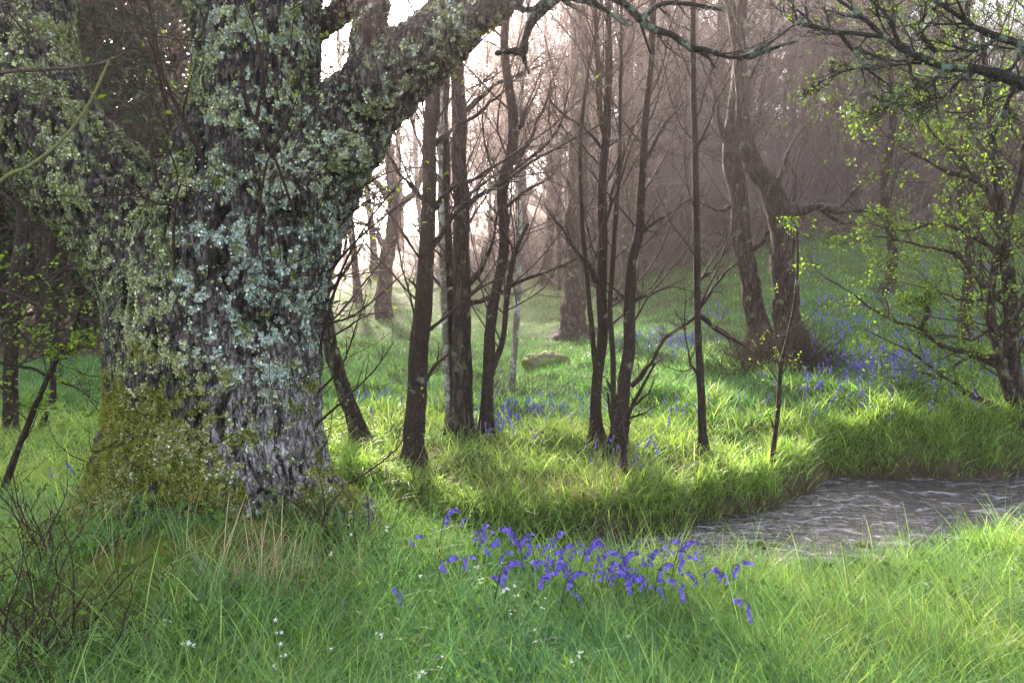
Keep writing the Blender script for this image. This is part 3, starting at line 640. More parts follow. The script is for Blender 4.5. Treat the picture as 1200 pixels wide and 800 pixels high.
# ------------------------------------------------------------------ slim trees on the middle bank
def slim(name, label, cat, base, stems, branches=(), mat='bark', twigs=(8, 5), seed=1, grp=None, leafc=0, ext=2.6, twigmat='twig', Y=None, lf=(.012, .03), twl=(.5, 1.1), S=9, ttop=.97, base_flare=2.0, tw0=.25):
    g = np.random.default_rng(seed)
    b = ground_at(*base) if Y is None else None
    if Y is None: Y = b[1]
    else: q = at(base[0], base[1], Y); b = np.array([q[0], Y, float(H(q[0], Y))])
    root = empty(name, b, label, cat, grp); base_flare = 1.25 if name == 'sapling' else base_flare
    al, rl = [], []
    for si, st in enumerate(stems):
        c, r = pxcurve(st, Y, 26); r = r * (.88 if name in ('slim_tree', 'sapling') else 1)
        if si == 0:
            c[0] = b - np.array([0, 0, .06]); r = r * (1 + (base_flare - 1) * np.exp(-np.arange(26) / 1.2))
        if ext and st[-1][1] < 40:
            d = unit(c[-1] - c[-4]); p = c[-1]; e, re = [], []
            for q in range(8):
                d = unit(d + .07 * g.normal(size=3) + [0, 0, .1]); p = p + d * ext / 8; e.append(p); re.append(r[-1] * (1 - (q + 1) / 9))
            c = np.vstack([c, e]); r = np.concatenate([r, re])
        K = len(c) * 2; s = smooth_line(np.hstack([c, r[:, None]]), K); c, r = s[:, :3], s[:, 3]
        c = c + (r * .35)[:, None] * np.stack([fbm(c * 2.2 + si, 2, 80 + seed), fbm(c * 2.2 + si, 2, 81 + seed), c[:, 0] * 0], -1)
        V, Fc = tubes(c[None], np.maximum(r[None], .002), S)
        V = V + (V - np.repeat(c, S, 0)) * (.22 * fbm(V * np.array([14, 14, 5]), 3, 90 + seed))[:, None]
        mk('trunk' if si == 0 else 'stem', V, Fc, M[mat], root)
        al.append(smooth_line(c, 20)); rl.append(np.interp(np.linspace(0, 1, 20), np.linspace(0, 1, K), r))
    for br in branches:
        c, r = pxcurve(br, Y, 18); r = r * np.linspace(.95, .3, 18) * (1 + .12 * g.normal(size=18))
        c = c + (.022 * np.stack([fbm(c * 6, 2, 83 + seed), fbm(c * 6, 2, 84 + seed), fbm(c * 6, 2, 85 + seed)], -1)) * Y / 5
        V, Fc = tubes(c[None], r[None], 6); mk('branch', V, Fc, M[twigmat] if r[0] < .012 else M[mat], root)
        al.append(smooth_line(c, 20)); rl.append(np.interp(np.linspace(0, 1, 20), np.linspace(0, 1, 18), r))
    al, rl = np.array(al), np.array(rl); bb = Bag(); tp = []
    ns = len(stems)
    if twigs[0]:
        twigs = (twigs[0] + (7 if twl[0] >= .5 else 0), twigs[1])
        C1, R1 = spawn(al[:ns], rl[:ns], twigs[0], tw0, ttop, (.5, 1.1), twl, 10, .11, .09, .3, .003, .0115, taper=.9, g=g, lnabs=2.0, shrink=.3)
        A = [(C1, R1)]
        if len(branches):
            A.append(spawn(al[ns:], rl[ns:], twigs[1] + 1, .15, .95, (.4, 1.0), (.25, .5), 10, .14, .06, .6, .002, .008, g=g))
        C1 = np.concatenate([a[0] for a in A]); R1 = np.concatenate([a[1] for a in A])
        C2, R2 = spawn(C1, R1, twigs[1] + 1, .12, .95, (.35, .9), (.3, .65), 7, .13, .04, .5, .0018, g=g)
        C3, R3 = spawn(C2, R2, 4, .2, .95, (.35, .9), (.3, .65), 5, .14, .03, .6, .0014, g=g)
        for C_, R_, s in ((C1, R1, 5), (C2, R2, 4), (C3, R3, 3)):
            V, Fc = tubes(C_, R_, s); bb.add(V, Fc)
        bb.build('crown', M[twigmat], root); tp = np.concatenate([C3[:, -1], C3[:, 2], C2[:, -1], C2[:, 3]])
    if leafc:
        k = np.repeat(g.choice(len(tp), leafc // 5 + 1), 5)[:leafc]; P = tp[k] + .028 * g.normal(size=(leafc, 3))
        V, Fc = leaves(P, g.uniform(*lf, leafc), g); mk('foliage', V, Fc, M['leaf'], root, jitcol(leafc, (.10, .175, .028), (.23, .31, .055), g, 5))
    return root

slim('slim_tree', 'dark leaning trunk rising from the grass close behind the big tree', 'tree', (424, 520), [[(424, 520, 12), (415, 492, 11), (402, 455, 10), (391, 420, 10), (384, 385, 9.5), (376, 330, 9), (372, 260, 8), (370, 120, 7), (372, 20, 6)]], mat='barkbig', seed=2, twigs=(6, 4))
slim('slim_tree', 'straight brown trunk standing foremost left of the clump by the mist', 'tree', (482, 548),
     [[(482, 548, 14), (484, 510, 13), (488, 460, 13), (493, 400, 12.5), (497, 340, 11.5), (501, 280, 10), (503, 200, 9.5), (505, 130, 9), (507, 60, 8.5), (508, 0, 8)]],
     [[(490, 392, 2.6), (511, 381, 2.4), (535, 361, 2.2), (562, 338, 2), (589, 320, 1.8), (604, 300, 1.5), (616, 268, 1)], [(494, 343, 4), (484, 333, 3), (475, 324, 2)], [(488, 460, 3.4), (508, 430, 3), (528, 410, 2.6), (545, 360, 1.6)],
      [(500, 260, 4), (512, 240, 3.4), (535, 218, 3), (560, 208, 2.6), (600, 182, 2.4), (650, 145, 2), (700, 98, 1.6), (750, 50, 1)], [(498, 300, 3), (540, 245, 3), (590, 212, 2.8), (640, 180, 2.4), (700, 148, 2), (745, 110, 1.4)],
      [(502, 240, 3.4), (475, 210, 3, .2), (455, 180, 3, .3), (430, 160, 2.6, .3)], [(504, 170, 4), (535, 150, 3.6), (575, 120, 3), (640, 60, 2)], [(486, 408, 1.6), (483, 405, 1.4), (481, 402, .8)]],
     seed=3, twigs=(8, 5))
slim('slim_tree', 'thickest double trunk of the clump, fluted down its front', 'tree', (543, 510),
     [[(545, 512, 16), (543, 470, 14), (541, 420, 13), (540, 350, 12), (539, 280, 11.4), (538, 200, 10.6), (537, 120, 10), (535, 60, 9), (534, 0, 8)], [(534, 512, 13, .1), (529, 440, 10, .12), (525, 360, 9, .14), (522, 280, 8.5, .15), (520, 200, 8, .16), (520, 120, 7.5, .16), (522, 0, 7, .16)]],
     [[(545, 355, 4), (570, 348, 3.4), (602, 336, 3), (643, 317, 2.8), (680, 300, 2.4), (700, 280, 1.8), (715, 262, 1.2)], [(548, 330, 4), (560, 320, 5), (572, 300, 4), (580, 270, 3.6), (590, 230, 3)], [(540, 250, 3), (562, 215, 2.6), (600, 192, 2), (640, 178, 1.3)],
      [(545, 240, 4), (560, 232, 3), (600, 200, 2.8), (650, 160, 2.4), (660, 130, 2), (672, 90, 1.6), (690, 40, 1)], [(535, 140, 3.4), (560, 118, 3), (590, 92, 2.6), (630, 80, 2), (680, 60, 1.4)]], mat='barkbig', seed=4, twigs=(9, 5))
slim('sapling', 'pale lichened thin stem between the foremost brown trunk and the double trunk', 'tree', (525, 505), [[(527, 508, 5), (525, 460, 5), (522, 400, 4.6), (520, 340, 4.4), (518, 280, 4), (516, 200, 3.4), (518, 120, 3), (515, 30, 2.6)]], [[(522, 340, 3), (530, 338, 2.6), (535, 336, 2.2)]], mat='barkpale', seed=5, twigs=(5, 4))
slim('slim_tree', 'slender crooked trunk just right of the double trunk', 'tree', (568, 512),
     [[(568, 512, 8.5), (570, 480, 8), (572, 440, 8), (575, 385, 7.5), (580, 345, 7.4), (589, 305, 7), (591, 260, 7), (588, 232, 7), (594, 200, 7), (601, 168, 7), (597, 110, 6.4), (591, 55, 5.6), (594, 10, 5)], [(575, 440, 5), (582, 420, 4.4), (590, 398, 4.2), (594, 350, 4), (600, 312, 3.6), (608, 285, 3), (619, 262, 2.4)]],
     [[(590, 245, 3), (612, 228, 2.4), (640, 210, 2), (655, 200, 1.2)], [(600, 190, 3), (618, 170, 3), (632, 135, 2.6), (650, 90, 2), (668, 50, 1.6)], [(600, 160, 3), (616, 140, 2.4), (640, 80, 1.6)]], seed=6, twigs=(8, 5))
slim('sapling', 'very thin pale stem in front of the misty slope right of the crooked trunk', 'tree', (599, 462), [[(600, 465, 4), (602, 430, 4), (605, 380, 4), (607, 330, 3.8), (610, 260, 3.6), (606, 180, 3.2), (612, 100, 2.8), (618, 30, 2.4)]], mat='barkpale', seed=7, twigs=(7, 5), twl=(.6, 1.2))
slim('slim_tree', 'dark forked tree in the centre whose trunk splits in two high up', 'tree', (701, 518),
     [[(702, 520, 9), (700, 495, 8), (700, 455, 7.4), (703, 420, 7.2), (706, 385, 7), (705, 327, 6.8), (706, 265, 6.4), (705, 205, 6), (710, 155, 5.6), (713, 100, 5), (714, 60, 4.6), (712, 0, 4)], [(709, 160, 4.6), (702, 130, 4), (700, 70, 3.4), (697, 0, 3)], [(700, 470, 4), (697, 430, 3.6), (692, 370, 3.4), (687, 310, 3), (682, 260, 2.8), (680, 200, 2.5), (682, 140, 2.2), (692, 70, 2), (704, 10, 1.8)]],
     [[(704, 332, 4), (690, 312, 3.6), (672, 290, 3), (652, 262, 2.6), (640, 240, 1.8)], [(706, 280, 2.6), (720, 220, 2.2), (738, 160, 2), (770, 90, 1.4)], [(704, 175, 2.6), (680, 150, 2.2), (655, 130, 2), (640, 100, 1.5)]], seed=8, twigs=(10, 6))
slim('slim_tree', 'pair of close crooked trunks leaning right, next to the dark forked tree', 'tree', (722, 526),
     [[(722, 527, 9), (726, 490, 10), (732, 450, 9), (737, 412, 8.4), (738, 370, 8), (738, 330, 7.5), (742, 300, 7), (750, 268, 6), (753, 205, 5), (757, 135, 4.4), (763, 70, 3.8), (766, 10, 3.2)], [(720, 522, 5), (719, 480, 4), (718, 420, 3.6), (715, 360, 3.4), (719, 300, 3.2), (722, 240, 3), (726, 170, 2.8), (727, 100, 2.4), (728, 20, 2)]],
     [[(738, 453, 4.4), (752, 440, 3.8), (765, 422, 3.4), (776, 400, 3), (790, 388, 2.6), (805, 378, 2)], [(748, 280, 3.6), (757, 268, 3.4), (768, 262, 3), (800, 240, 2), (830, 228, 1.4)], [(740, 355, 3), (760, 345, 2), (790, 338, 1.4), (830, 345, 1)], [(726, 470, 2.6), (716, 455, 2), (708, 440, 1.2)], [(755, 190, 3), (775, 150, 2.4), (800, 118, 2)]],
     seed=9, twigs=(10, 6))
slim('shrub', 'short leggy shrub growing on the bank edge below the central trees', 'shrub', (731, 562), [[(731, 562, 5), (732, 545, 4), (731, 527, 3.6), (735, 500, 3), (737, 485, 2.6), (752, 455, 2), (768, 425, 1.4)], [(733, 530, 3), (726, 512, 2.4), (716, 490, 2), (712, 460, 1.4)]],
     [[(736, 492, 2), (752, 485, 1.7), (776, 473, 1)], [(738, 480, 2), (760, 460, 1.6), (766, 440, 1)]], seed=10, twigs=(5, 4), ext=0, twl=(.15, .35), ttop=.9)
slim('slim_tree', 'straight pole-thin dark tree standing alone right of centre', 'tree', (824, 532),
     [[(824, 534, 6.5), (823, 500, 5.6), (821, 440, 5.2), (818, 380, 4.8), (816, 300, 4.6), (815, 220, 4.3), (814, 140, 4), (812, 60, 3.6), (812, 0, 3.2)]],
     [[(819, 370, 2.8), (800, 384, 2), (770, 402, 1.4)], [(819, 360, 3), (836, 335, 2.6), (852, 318, 2.2), (870, 306, 1.6)], [(817, 330, 2.6), (838, 312, 2), (849, 285, 1.6), (850, 262, 1.2)], [(822, 372, 3.4), (842, 388, 3), (862, 400, 3), (880, 412, 2)], [(815, 180, 2.4), (835, 130, 2), (855, 90, 1.5)], [(819, 440, 2), (806, 410, 1.6), (800, 330, 1.2)]],
     seed=12, twigs=(12, 6), twl=(.4, .8))
slim('sapling', 'young reddish sapling with sprays of small leaves on the tip of the grassy bank', 'tree', (903, 552), [[(903, 554, 4), (906, 530, 3.6), (912, 480, 3.2), (915, 430, 2.8), (922, 400, 2.4), (930, 360, 2.1), (935, 310, 1.8), (934, 270, 1.4)]],
     [[(913, 425, 1.6), (905, 423, 1.2), (885, 427, .8)], [(922, 395, 1.4), (900, 400, 1.2), (880, 415, .8)], [(914, 440, 1.4), (925, 425, 1), (935, 432, .7)], [(908, 500, 1.2), (903, 490, 1), (901, 485, .6)]], seed=13, twigs=(6, 4), leafc=260, ext=0, twigmat='redtwig', lf=(.012, .03), twl=(.18, .4), ttop=1)
# the pair on the hillside and their brushy foot
slim('hillside_tree', 'left trunk of the mossy pair on the green slope', 'tree', (893, 410),
     [[(893, 412, 17), (888, 385, 14), (882, 355, 12), (878, 325, 11), (872, 285, 11), (866, 240, 11), (860, 190, 11), (860, 130, 9), (866, 80, 8), (868, 20, 7)]],
     [[(876, 300, 4), (896, 280, 4), (905, 262, 3)], [(860, 180, 6), (845, 150, 5), (838, 110, 4), (820, 70, 3)], [(866, 120, 5), (880, 90, 4), (900, 50, 3)], [(862, 240, 4), (840, 245, 3), (815, 236, 2.4), (790, 248, 2)], [(893, 405, 3), (868, 400, 3), (846, 385, 2.4), (824, 372, 1.6)]], mat='barkbig', twigmat='twiggrey', seed=14, twigs=(12, 6), twl=(.8, 1.8), S=12, base_flare=1.3)
slim('hillside_tree', 'right trunk of the hillside pair with a long level limb', 'tree', (930, 415),
     [[(930, 416, 18), (925, 380, 16), (920, 345, 15), (918, 310, 15), (918, 280, 15), (914, 250, 15), (903, 222, 12), (888, 200, 11), (878, 180, 10), (872, 140, 8), (868, 90, 7), (858, 20, 6)]],
     [[(920, 250, 9), (940, 245, 8), (962, 243, 7), (985, 248, 6.5), (1005, 246, 5), (1026, 249, 4), (1045, 262, 2.6)], [(985, 246, 3), (1000, 225, 2.6), (1015, 210, 2), (1040, 205, 1.5)], [(962, 243, 3), (985, 262, 2.4), (1010, 262, 1.8)], [(905, 225, 5), (918, 200, 4), (926, 170, 3), (950, 140, 2)], [(918, 260, 4), (930, 250, 4), (932, 215, 3), (925, 190, 2)]], mat='barkbig', twigmat='twiggrey', seed=15, twigs=(12, 7), twl=(.8, 1.8), S=12, base_flare=1.2)
def brush(name, label, c, n, L_, spread, mat, seed, cat='brushwood', up=.5, grp=None, leafn=0, r0=.005):
    g = np.random.default_rng(seed); c = np.asarray(c, float)
    root = empty(name, c, label, cat, grp)
    P = c + g.normal(size=(n, 3)) * np.array([spread, spread * .6, 0]); P[:, 2] = H(P[:, 0], P[:, 1]) - .03
    D = unit(g.normal(size=(n, 3)) * .8 + np.array([0, 0, up]))
    C1, R1 = shoots(P, D, g.uniform(*L_, n), g, 8, .2, r0, .02)
    C2, R2 = spawn(C1, R1, 4, .2, .95, (.4, 1.1), (.3, .6), 5, .2, .0, .6, .002, g=g)
    b = Bag(); V, Fc = tubes(C1, R1, 4); b.add(V, Fc); V, Fc = tubes(C2, R2, 3); b.add(V, Fc); b.build('crown', M[mat], root)
    if leafn:
        k = g.choice(len(C2), leafn); V, Fc = leaves(C2[k, -1], g.uniform(.015, .035, leafn), g); mk('foliage', V, Fc, M['leaf'], root, jitcol(leafn, (.08, .14, .02), (.16, .22, .03), g, 5))
    return root
brush('brushwood', 'dark brown brushy growth round the feet of the hillside pair', ground_at(915, 426), 900, (.3, .8), .36, 'twig', 31)
brush('brushwood', 'tangle of thin twigs at the hollow behind the crooked trunk', ground_at(590, 468), 130, (.3, .9), .28, 'twiggrey', 32)
brush('brushwood', 'dead brown twigs caught below the foremost brown trunk', ground_at(505, 585), 60, (.15, .4), .2, 'redtwig', 33, up=.2)
brush('bramble', 'dark red bramble stems crowding the lower left corner', ground_at(20, 760, .1), 95, (.25, .75), .13, 'redtwig', 34, 'bramble')
brush('bramble', 'arching bare bramble stems left of the big tree foot', ground_at(55, 660), 30, (.25, .6), .14, 'redtwig', 35, 'bramble', up=.3)
brush('brushwood', 'bare shoots growing from the mossy root right of the big tree', ground_at(408, 640), 22, (.2, .6), .1, 'redtwig', 36, up=1.2)
# ------------------------------------------------------------------ rocks, mossy root
def rock(name, label, c, size, mat, seed, cat='boulder', col=None):
    c = np.asarray(c, float)
    n = 24; th, ph = np.meshgrid(np.linspace(0, PI, n), np.arange(2 * n) * PI / n, indexing='ij')
    D = np.stack([np.sin(th) * np.cos(ph), np.sin(th) * np.sin(ph), np.cos(th)], -1).reshape(-1, 3)
    V = D * (1 + .28 * fbm(D * 1.6 + seed, 3, seed) + .06 * fbm(D * 7, 2, seed))[:, None] * np.array(size) + c
    i = (np.arange(n - 1)[:, None] * 2 * n + np.arange(2 * n)[None]); j = (np.arange(n - 1)[:, None] * 2 * n + (np.arange(2 * n)[None] + 1) % (2 * n))
    Fc = np.stack([i, i + 2 * n, j + 2 * n, j], -1).reshape(-1, 4)
    o = mk(name, V, Fc, M[mat], None, col); return tag(o, label, cat)
rock('boulder', 'rounded moss-topped boulder lying on the misty slope', ground_at(640, 424) + [0, 0, -.02], (.42, .3, .2), 'rock', 3)
# a few stones at the water's edge
for k, (px, py, s, l) in enumerate([(893, 652, .07, 'small wet stone at the near edge of the stream'), (912, 640, .05, 'smallest pale stone lying among grass at the stream'), (1018, 628, .06, 'rounded brown stone in the stream near the right bank')]):
    q = at(px, py, 6.1); rock('stone', l, (q[0], 6.2, WL + .01), (s, s * .8, s * .6), 'rock', 20 + k, 'stone')
# ------------------------------------------------------------------ bluebells
def bluebell(seed, hh, nb):
    g = np.random.default_rng(seed)
    root = empty('bluebell', (0, 0, 0), 'bluebell with nodding violet bells in the long grass', 'flower', 'bluebells flowering on the near bank')
    t = np.linspace(0, 1, 10); lean = g.uniform(.02, .07)
    c = np.stack([lean * t ** 2 + .055 * sstep(.75, 1.05, t), .0 * t, hh * (t - .22 * sstep(.82, 1.1, t) * 1.0)], -1)
    V, Fc = tubes(c[None], np.full((1, 10), .0028) * np.linspace(1, .5, 10)[None], 5); mk('stem', V, Fc, M['leaf'], root, jitcol(1, (.10, .13, .05), (.10, .13, .05), g, len(V)))
    b = Bag()
    for q in range(nb):
        tt = .66 + .34 * q / nb; p = np.array([np.interp(tt, t, c[:, k]) for k in range(3)])
        a = g.normal() * .8; d = np.array([math.cos(a), math.sin(a), 0]); L_ = .019 * (1 - .25 * q / nb)
        st = p + d * .012 + np.array([0, 0, .003]); dr = unit(np.array([d[0] * .5, d[1] * .5, -1.]))
        cc = np.stack([st + dr * L_ * s for s in (0, .2, .55, .85, 1.0)]); rr = np.array([.0022, .0045, .0058, .0065, .0105]) * g.uniform(1.0, 1.3)
        V, Fc = tubes(cc[None], rr[None], 6); b.add(V, Fc, jitcol(1, (.14, .10, .52), (.27, .19, .70), g))
        V, Fc = tubes(np.stack([p, (p + st) / 2 + [0, 0, .004], st])[None], np.full((1, 3), .0012), 3); b.add(V, Fc, (.08, .06, .25))
    b.build('blossom', M['petal'], root)
    n = 4; az = g.uniform(0, 6.28, n); V, Fc = blades(np.zeros((n, 3)) + g.normal(size=(n, 3)) * [.008, .008, 0], g.uniform(.16, .26, n), g.uniform(.008, .013, n), np.full(n, .25), g.uniform(.6, 1.7, n), az, 5)
    mk('leaf', V, Fc, M['grass'], root, jitcol(n, (.06, .14, .06), (.08, .17, .05), g, 12))
    return root
protos = [bluebell(200 + k, h_, n_) for k, (h_, n_) in enumerate([(.30, 9), (.36, 12), (.26, 6), (.33, 10), (.28, 5), (.34, 8)])]
HH = [.30, .36, .26, .33, .28, .34]
spots = [(488, 625), (523, 610), (545, 605), (563, 622), (567, 634), (590, 640), (599, 603), (585, 668), (590, 672), (604, 628), (617, 635), (620, 650), (637, 682), (648, 655), (665, 660), (642, 668), (662, 640), (683, 635), (688, 646), (696, 640), (727, 650), (722, 672), (738, 662), (731, 658), (742, 684), (760, 645), (772, 690), (783, 650), (798, 645), (800, 690), (785, 640), (466, 692), (545, 652), (523, 662), (862, 667), (878, 710), (830, 667), (775, 673), (748, 680), (765, 641), (797, 661), (672, 646), (655, 668), (668, 676), (581, 632), (615, 622), (705, 655), (752, 655), (812, 664), (630, 660), (612, 640), (575, 640), (676, 690), (845, 672), (712, 668), (820, 650), (640, 640), (650, 632), (700, 668), (595, 625), (660, 655), (735, 672)]
gb = np.random.default_rng(44); used = set()
for k, (px, py) in enumerate(spots):
    v = 2 if py < 0 else int(gb.integers(0, 6)) if k >= 6 else k
    p = ground_at(px, py, HH[v] * .74, 1.9, 5.4)
    root = protos[v]; sc_ = float(gb.uniform(.78, 1.08)); rz = float(gb.uniform(-.8, .8) + (PI if gb.random() < .35 else 0))
    p = p + [-.05 * math.cos(rz), -.05 * math.sin(rz), 0]; p[2] = float(H(p[0], p[1]))
    if v not in used:
        used.add(v); root.location = p; root.rotation_euler.z = rz; root.scale = (sc_,) * 3; o = root
    else: o = dup(root, p, rz, sc_)
    if (px, py) == (466, 692): o['label'] = 'lone bluebell standing apart on the left of the bluebell drift'
    if (px, py) == (878, 710): o['label'] = 'last low bluebell at the right end of the drift'
# blue drifts on the far slopes
g = np.random.default_rng(45); P = []
for (px, py, sx, sy, n) in [(1040, 432, 40, 10, 700), (970, 365, 30, 14, 300), (1080, 385, 60, 14, 380), (790, 402, 16, 5, 260), (830, 368, 10, 6, 100), (1010, 460, 60, 18, 200), (745, 400, 14, 5, 90), (590, 500, 16, 6, 70), (640, 482, 60, 5, 170), (690, 486, 50, 5, 120), (580, 500, 18, 5, 60), (1110, 330, 50, 20, 200), (745, 535, 25, 8, 50), (960, 300, 20, 10, 60), (1150, 420, 40, 20, 200), (440, 470, 40, 4, 90), (85, 560, 10, 8, 8), (980, 400, 30, 12, 160)]:
    n = int(n * (.28 if px < 800 else .27)); P.append(ground_many(px + g.normal(size=n) * sx * 1.3, py + g.normal(size=n) * sy * 1.3, .1, 5.5))
P = np.concatenate(P); n = len(P); P[:, 2] += g.uniform(.14, .3, n)
b = Bag(); a = g.uniform(0, 6.28, n)
for q in range(5):
    off = np.stack([np.cos(a) * .012 * q, np.sin(a) * .012 * q, -.020 * q + .014 * g.normal(size=n)], -1); p = P + off
    C_ = np.stack([p, p + [0, 0, -.010], p + [0, 0, -.024]], 1); V, Fc = tubes(C_, np.repeat(np.array([[.002, .007, .010]]), n, 0), 5); b.add(V, Fc, jitcol(n, (.13, .11, .48), (.24, .18, .66), g, 15))
C_ = np.stack([P, P + [0, 0, -.3]], 1); V, Fc = tubes(C_, np.full((n, 2), .0025), 3); b.add(V, Fc, (.06, .12, .05))
o = b.build('bluebell_drift', M['petal']); tag(o, 'scattered blue haze of bluebells over the far slope', 'bluebells', kind='stuff')
# small white flowers
def whiteflower(seed):
    g = np.random.default_rng(seed); root = empty('white_flower', (0, 0, 0), 'tiny white wildflower among the foreground grass', 'flower', 'tiny white wildflowers in the near grass')
    b = Bag(); hd = Bag(); h = .2
    c = np.stack([np.linspace(0, .02, 6), np.zeros(6), np.linspace(0, h, 6)], -1); V, Fc = tubes(c[None], np.full((1, 6), .0013), 4); b.add(V, Fc, (.12, .2, .06)); b.build('stem', M['leaf'], root)
    for q in range(3 + seed % 2):
        p = c[-1] + g.normal(size=3) * [.014, .014, .014]; nrm = unit(g.normal(size=3) * .6 + [0, -.3, .6]); u = unit(np.cross(nrm, [1, .2, .1])); w = np.cross(nrm, u); pts = [p]
        for s in range(10): r_ = .009 if s % 2 == 0 else .0035; pts.append(p + r_ * (math.cos(s * PI / 5) * u + math.sin(s * PI / 5) * w) + nrm * .002)
        s = np.arange(10); hd.add(np.array(pts), np.stack([s * 0, 1 + s, 1 + (s + 1) % 10], -1), (.75, .75, .72))
    hd.build('blossom', M['petal'], root); return root
wp_ = [whiteflower(k) for k in (1, 2, 4)]
for k, (px, py) in enumerate([(675, 770), (665, 780), (600, 695), (590, 700), (625, 700), (640, 708), (495, 680), (560, 690), (610, 720), (222, 755), (200, 735), (320, 745), (322, 780), (392, 650), (410, 625), (450, 630), (560, 660), (630, 745), (490, 795), (440, 760), (520, 770), (390, 760), (1080, 690), (1190, 672), (740, 740), (600, 715), (325, 770), (226, 770)]):
    p = ground_at(px, py, .19, 1.7, 5.2)
    if k < 3: wp_[k].location = p
    else: dup(wp_[k % 3], p, k * 1.7, .85 + .1 * (k % 4))
# ------------------------------------------------------------------ leafy tree at the right and overhanging boughs
slim('leafy_tree', 'fresh-leaved hazel-like tree at the right edge with sprays reaching left over the stream', 'tree', (1190, 545),
     [[(1192, 548, 11), (1190, 480, 9), (1187, 430, 8.5), (1183, 388, 8), (1181, 338, 7.4), (1177, 290, 7), (1172, 240, 6), (1163, 180, 5), (1158, 110, 4), (1150, 40, 3)], [(1215, 545, 10), (1196, 490, 8), (1176, 440, 7), (1167, 400, 6), (1160, 360, 5), (1168, 300, 4.4), (1190, 230, 4), (1205, 140, 3)], [(1230, 545, 9), (1235, 400, 7), (1222, 250, 6), (1230, 100, 4)]],
     [[(1196, 492, 6), (1158, 473, 5), (1121, 452, 4), (1083, 422, 3), (1050, 405, 2), (1015, 385, 1.3)], [(1186, 425, 4.6), (1145, 415, 4), (1105, 405, 3.4), (1080, 385, 3), (1040, 372, 2.6), (1000, 345, 2), (960, 318, 1.4), (945, 300, 1)], [(1184, 360, 4.4), (1150, 330, 4), (1120, 300, 3.4), (1080, 288, 2.8), (1030, 278, 2), (990, 285, 1.3)],
      [(1178, 300, 4), (1140, 275, 3.4), (1100, 262, 2.8), (1060, 270, 2), (1010, 262, 1.3)], [(1175, 262, 4.4), (1150, 215, 4), (1110, 200, 3.6), (1083, 186, 3), (1050, 168, 2.4), (1025, 148, 2), (1000, 128, 1.3)], [(1172, 245, 4), (1145, 208, 3.6), (1120, 180, 3), (1090, 152, 2.4), (1075, 110, 1.6)],
      [(1187, 440, 4), (1150, 420, 3.4), (1128, 424, 3), (1100, 440, 2), (1070, 455, 1.3)], [(1080, 385, 3), (1086, 365, 4), (1078, 350, 3), (1062, 358, 1.6)], [(1185, 380, 4), (1160, 385, 3), (1140, 398, 2.6), (1112, 392, 2), (1080, 400, 1.2)], [(1182, 335, 3), (1150, 350, 2.6), (1110, 345, 2), (1060, 330, 1.2), (1020, 330, .9)]],
     seed=41, twigs=(18, 7), leafc=11500, ext=2, mat='barkbig', lf=(.022, .046), twl=(.5, 1.0), Y=8.9, tw0=.2)
for k, (px, Y, sd, lab) in enumerate([(1130, 12.5, 42, 'leafy young tree on the slope behind the right edge tree'), (1240, 11.5, 43, 'leafy tree partly beyond the right edge above the stream bend'), (1040, 16.5, 44, 'small half-leaved tree high on the slope below the crest at right')]):
    q = at(px, 330, Y); z = float(H(q[0], Y)); pyb = HZ + (CZ - z) / Y * F
    slim('leafy_tree', lab, 'tree', (px, pyb), [[(px, pyb, 6), (px + 6, 300, 5.5), (px - 4, 220, 5), (px + 8, 130, 4.4), (px, 60, 3.6), (px + 6, -10, 3)]], seed=sd, twigs=(24, 7), leafc=4200, lf=(.03, .06), twl=(1.0, 2.0), Y=Y, tw0=.18, mat='barkbig')
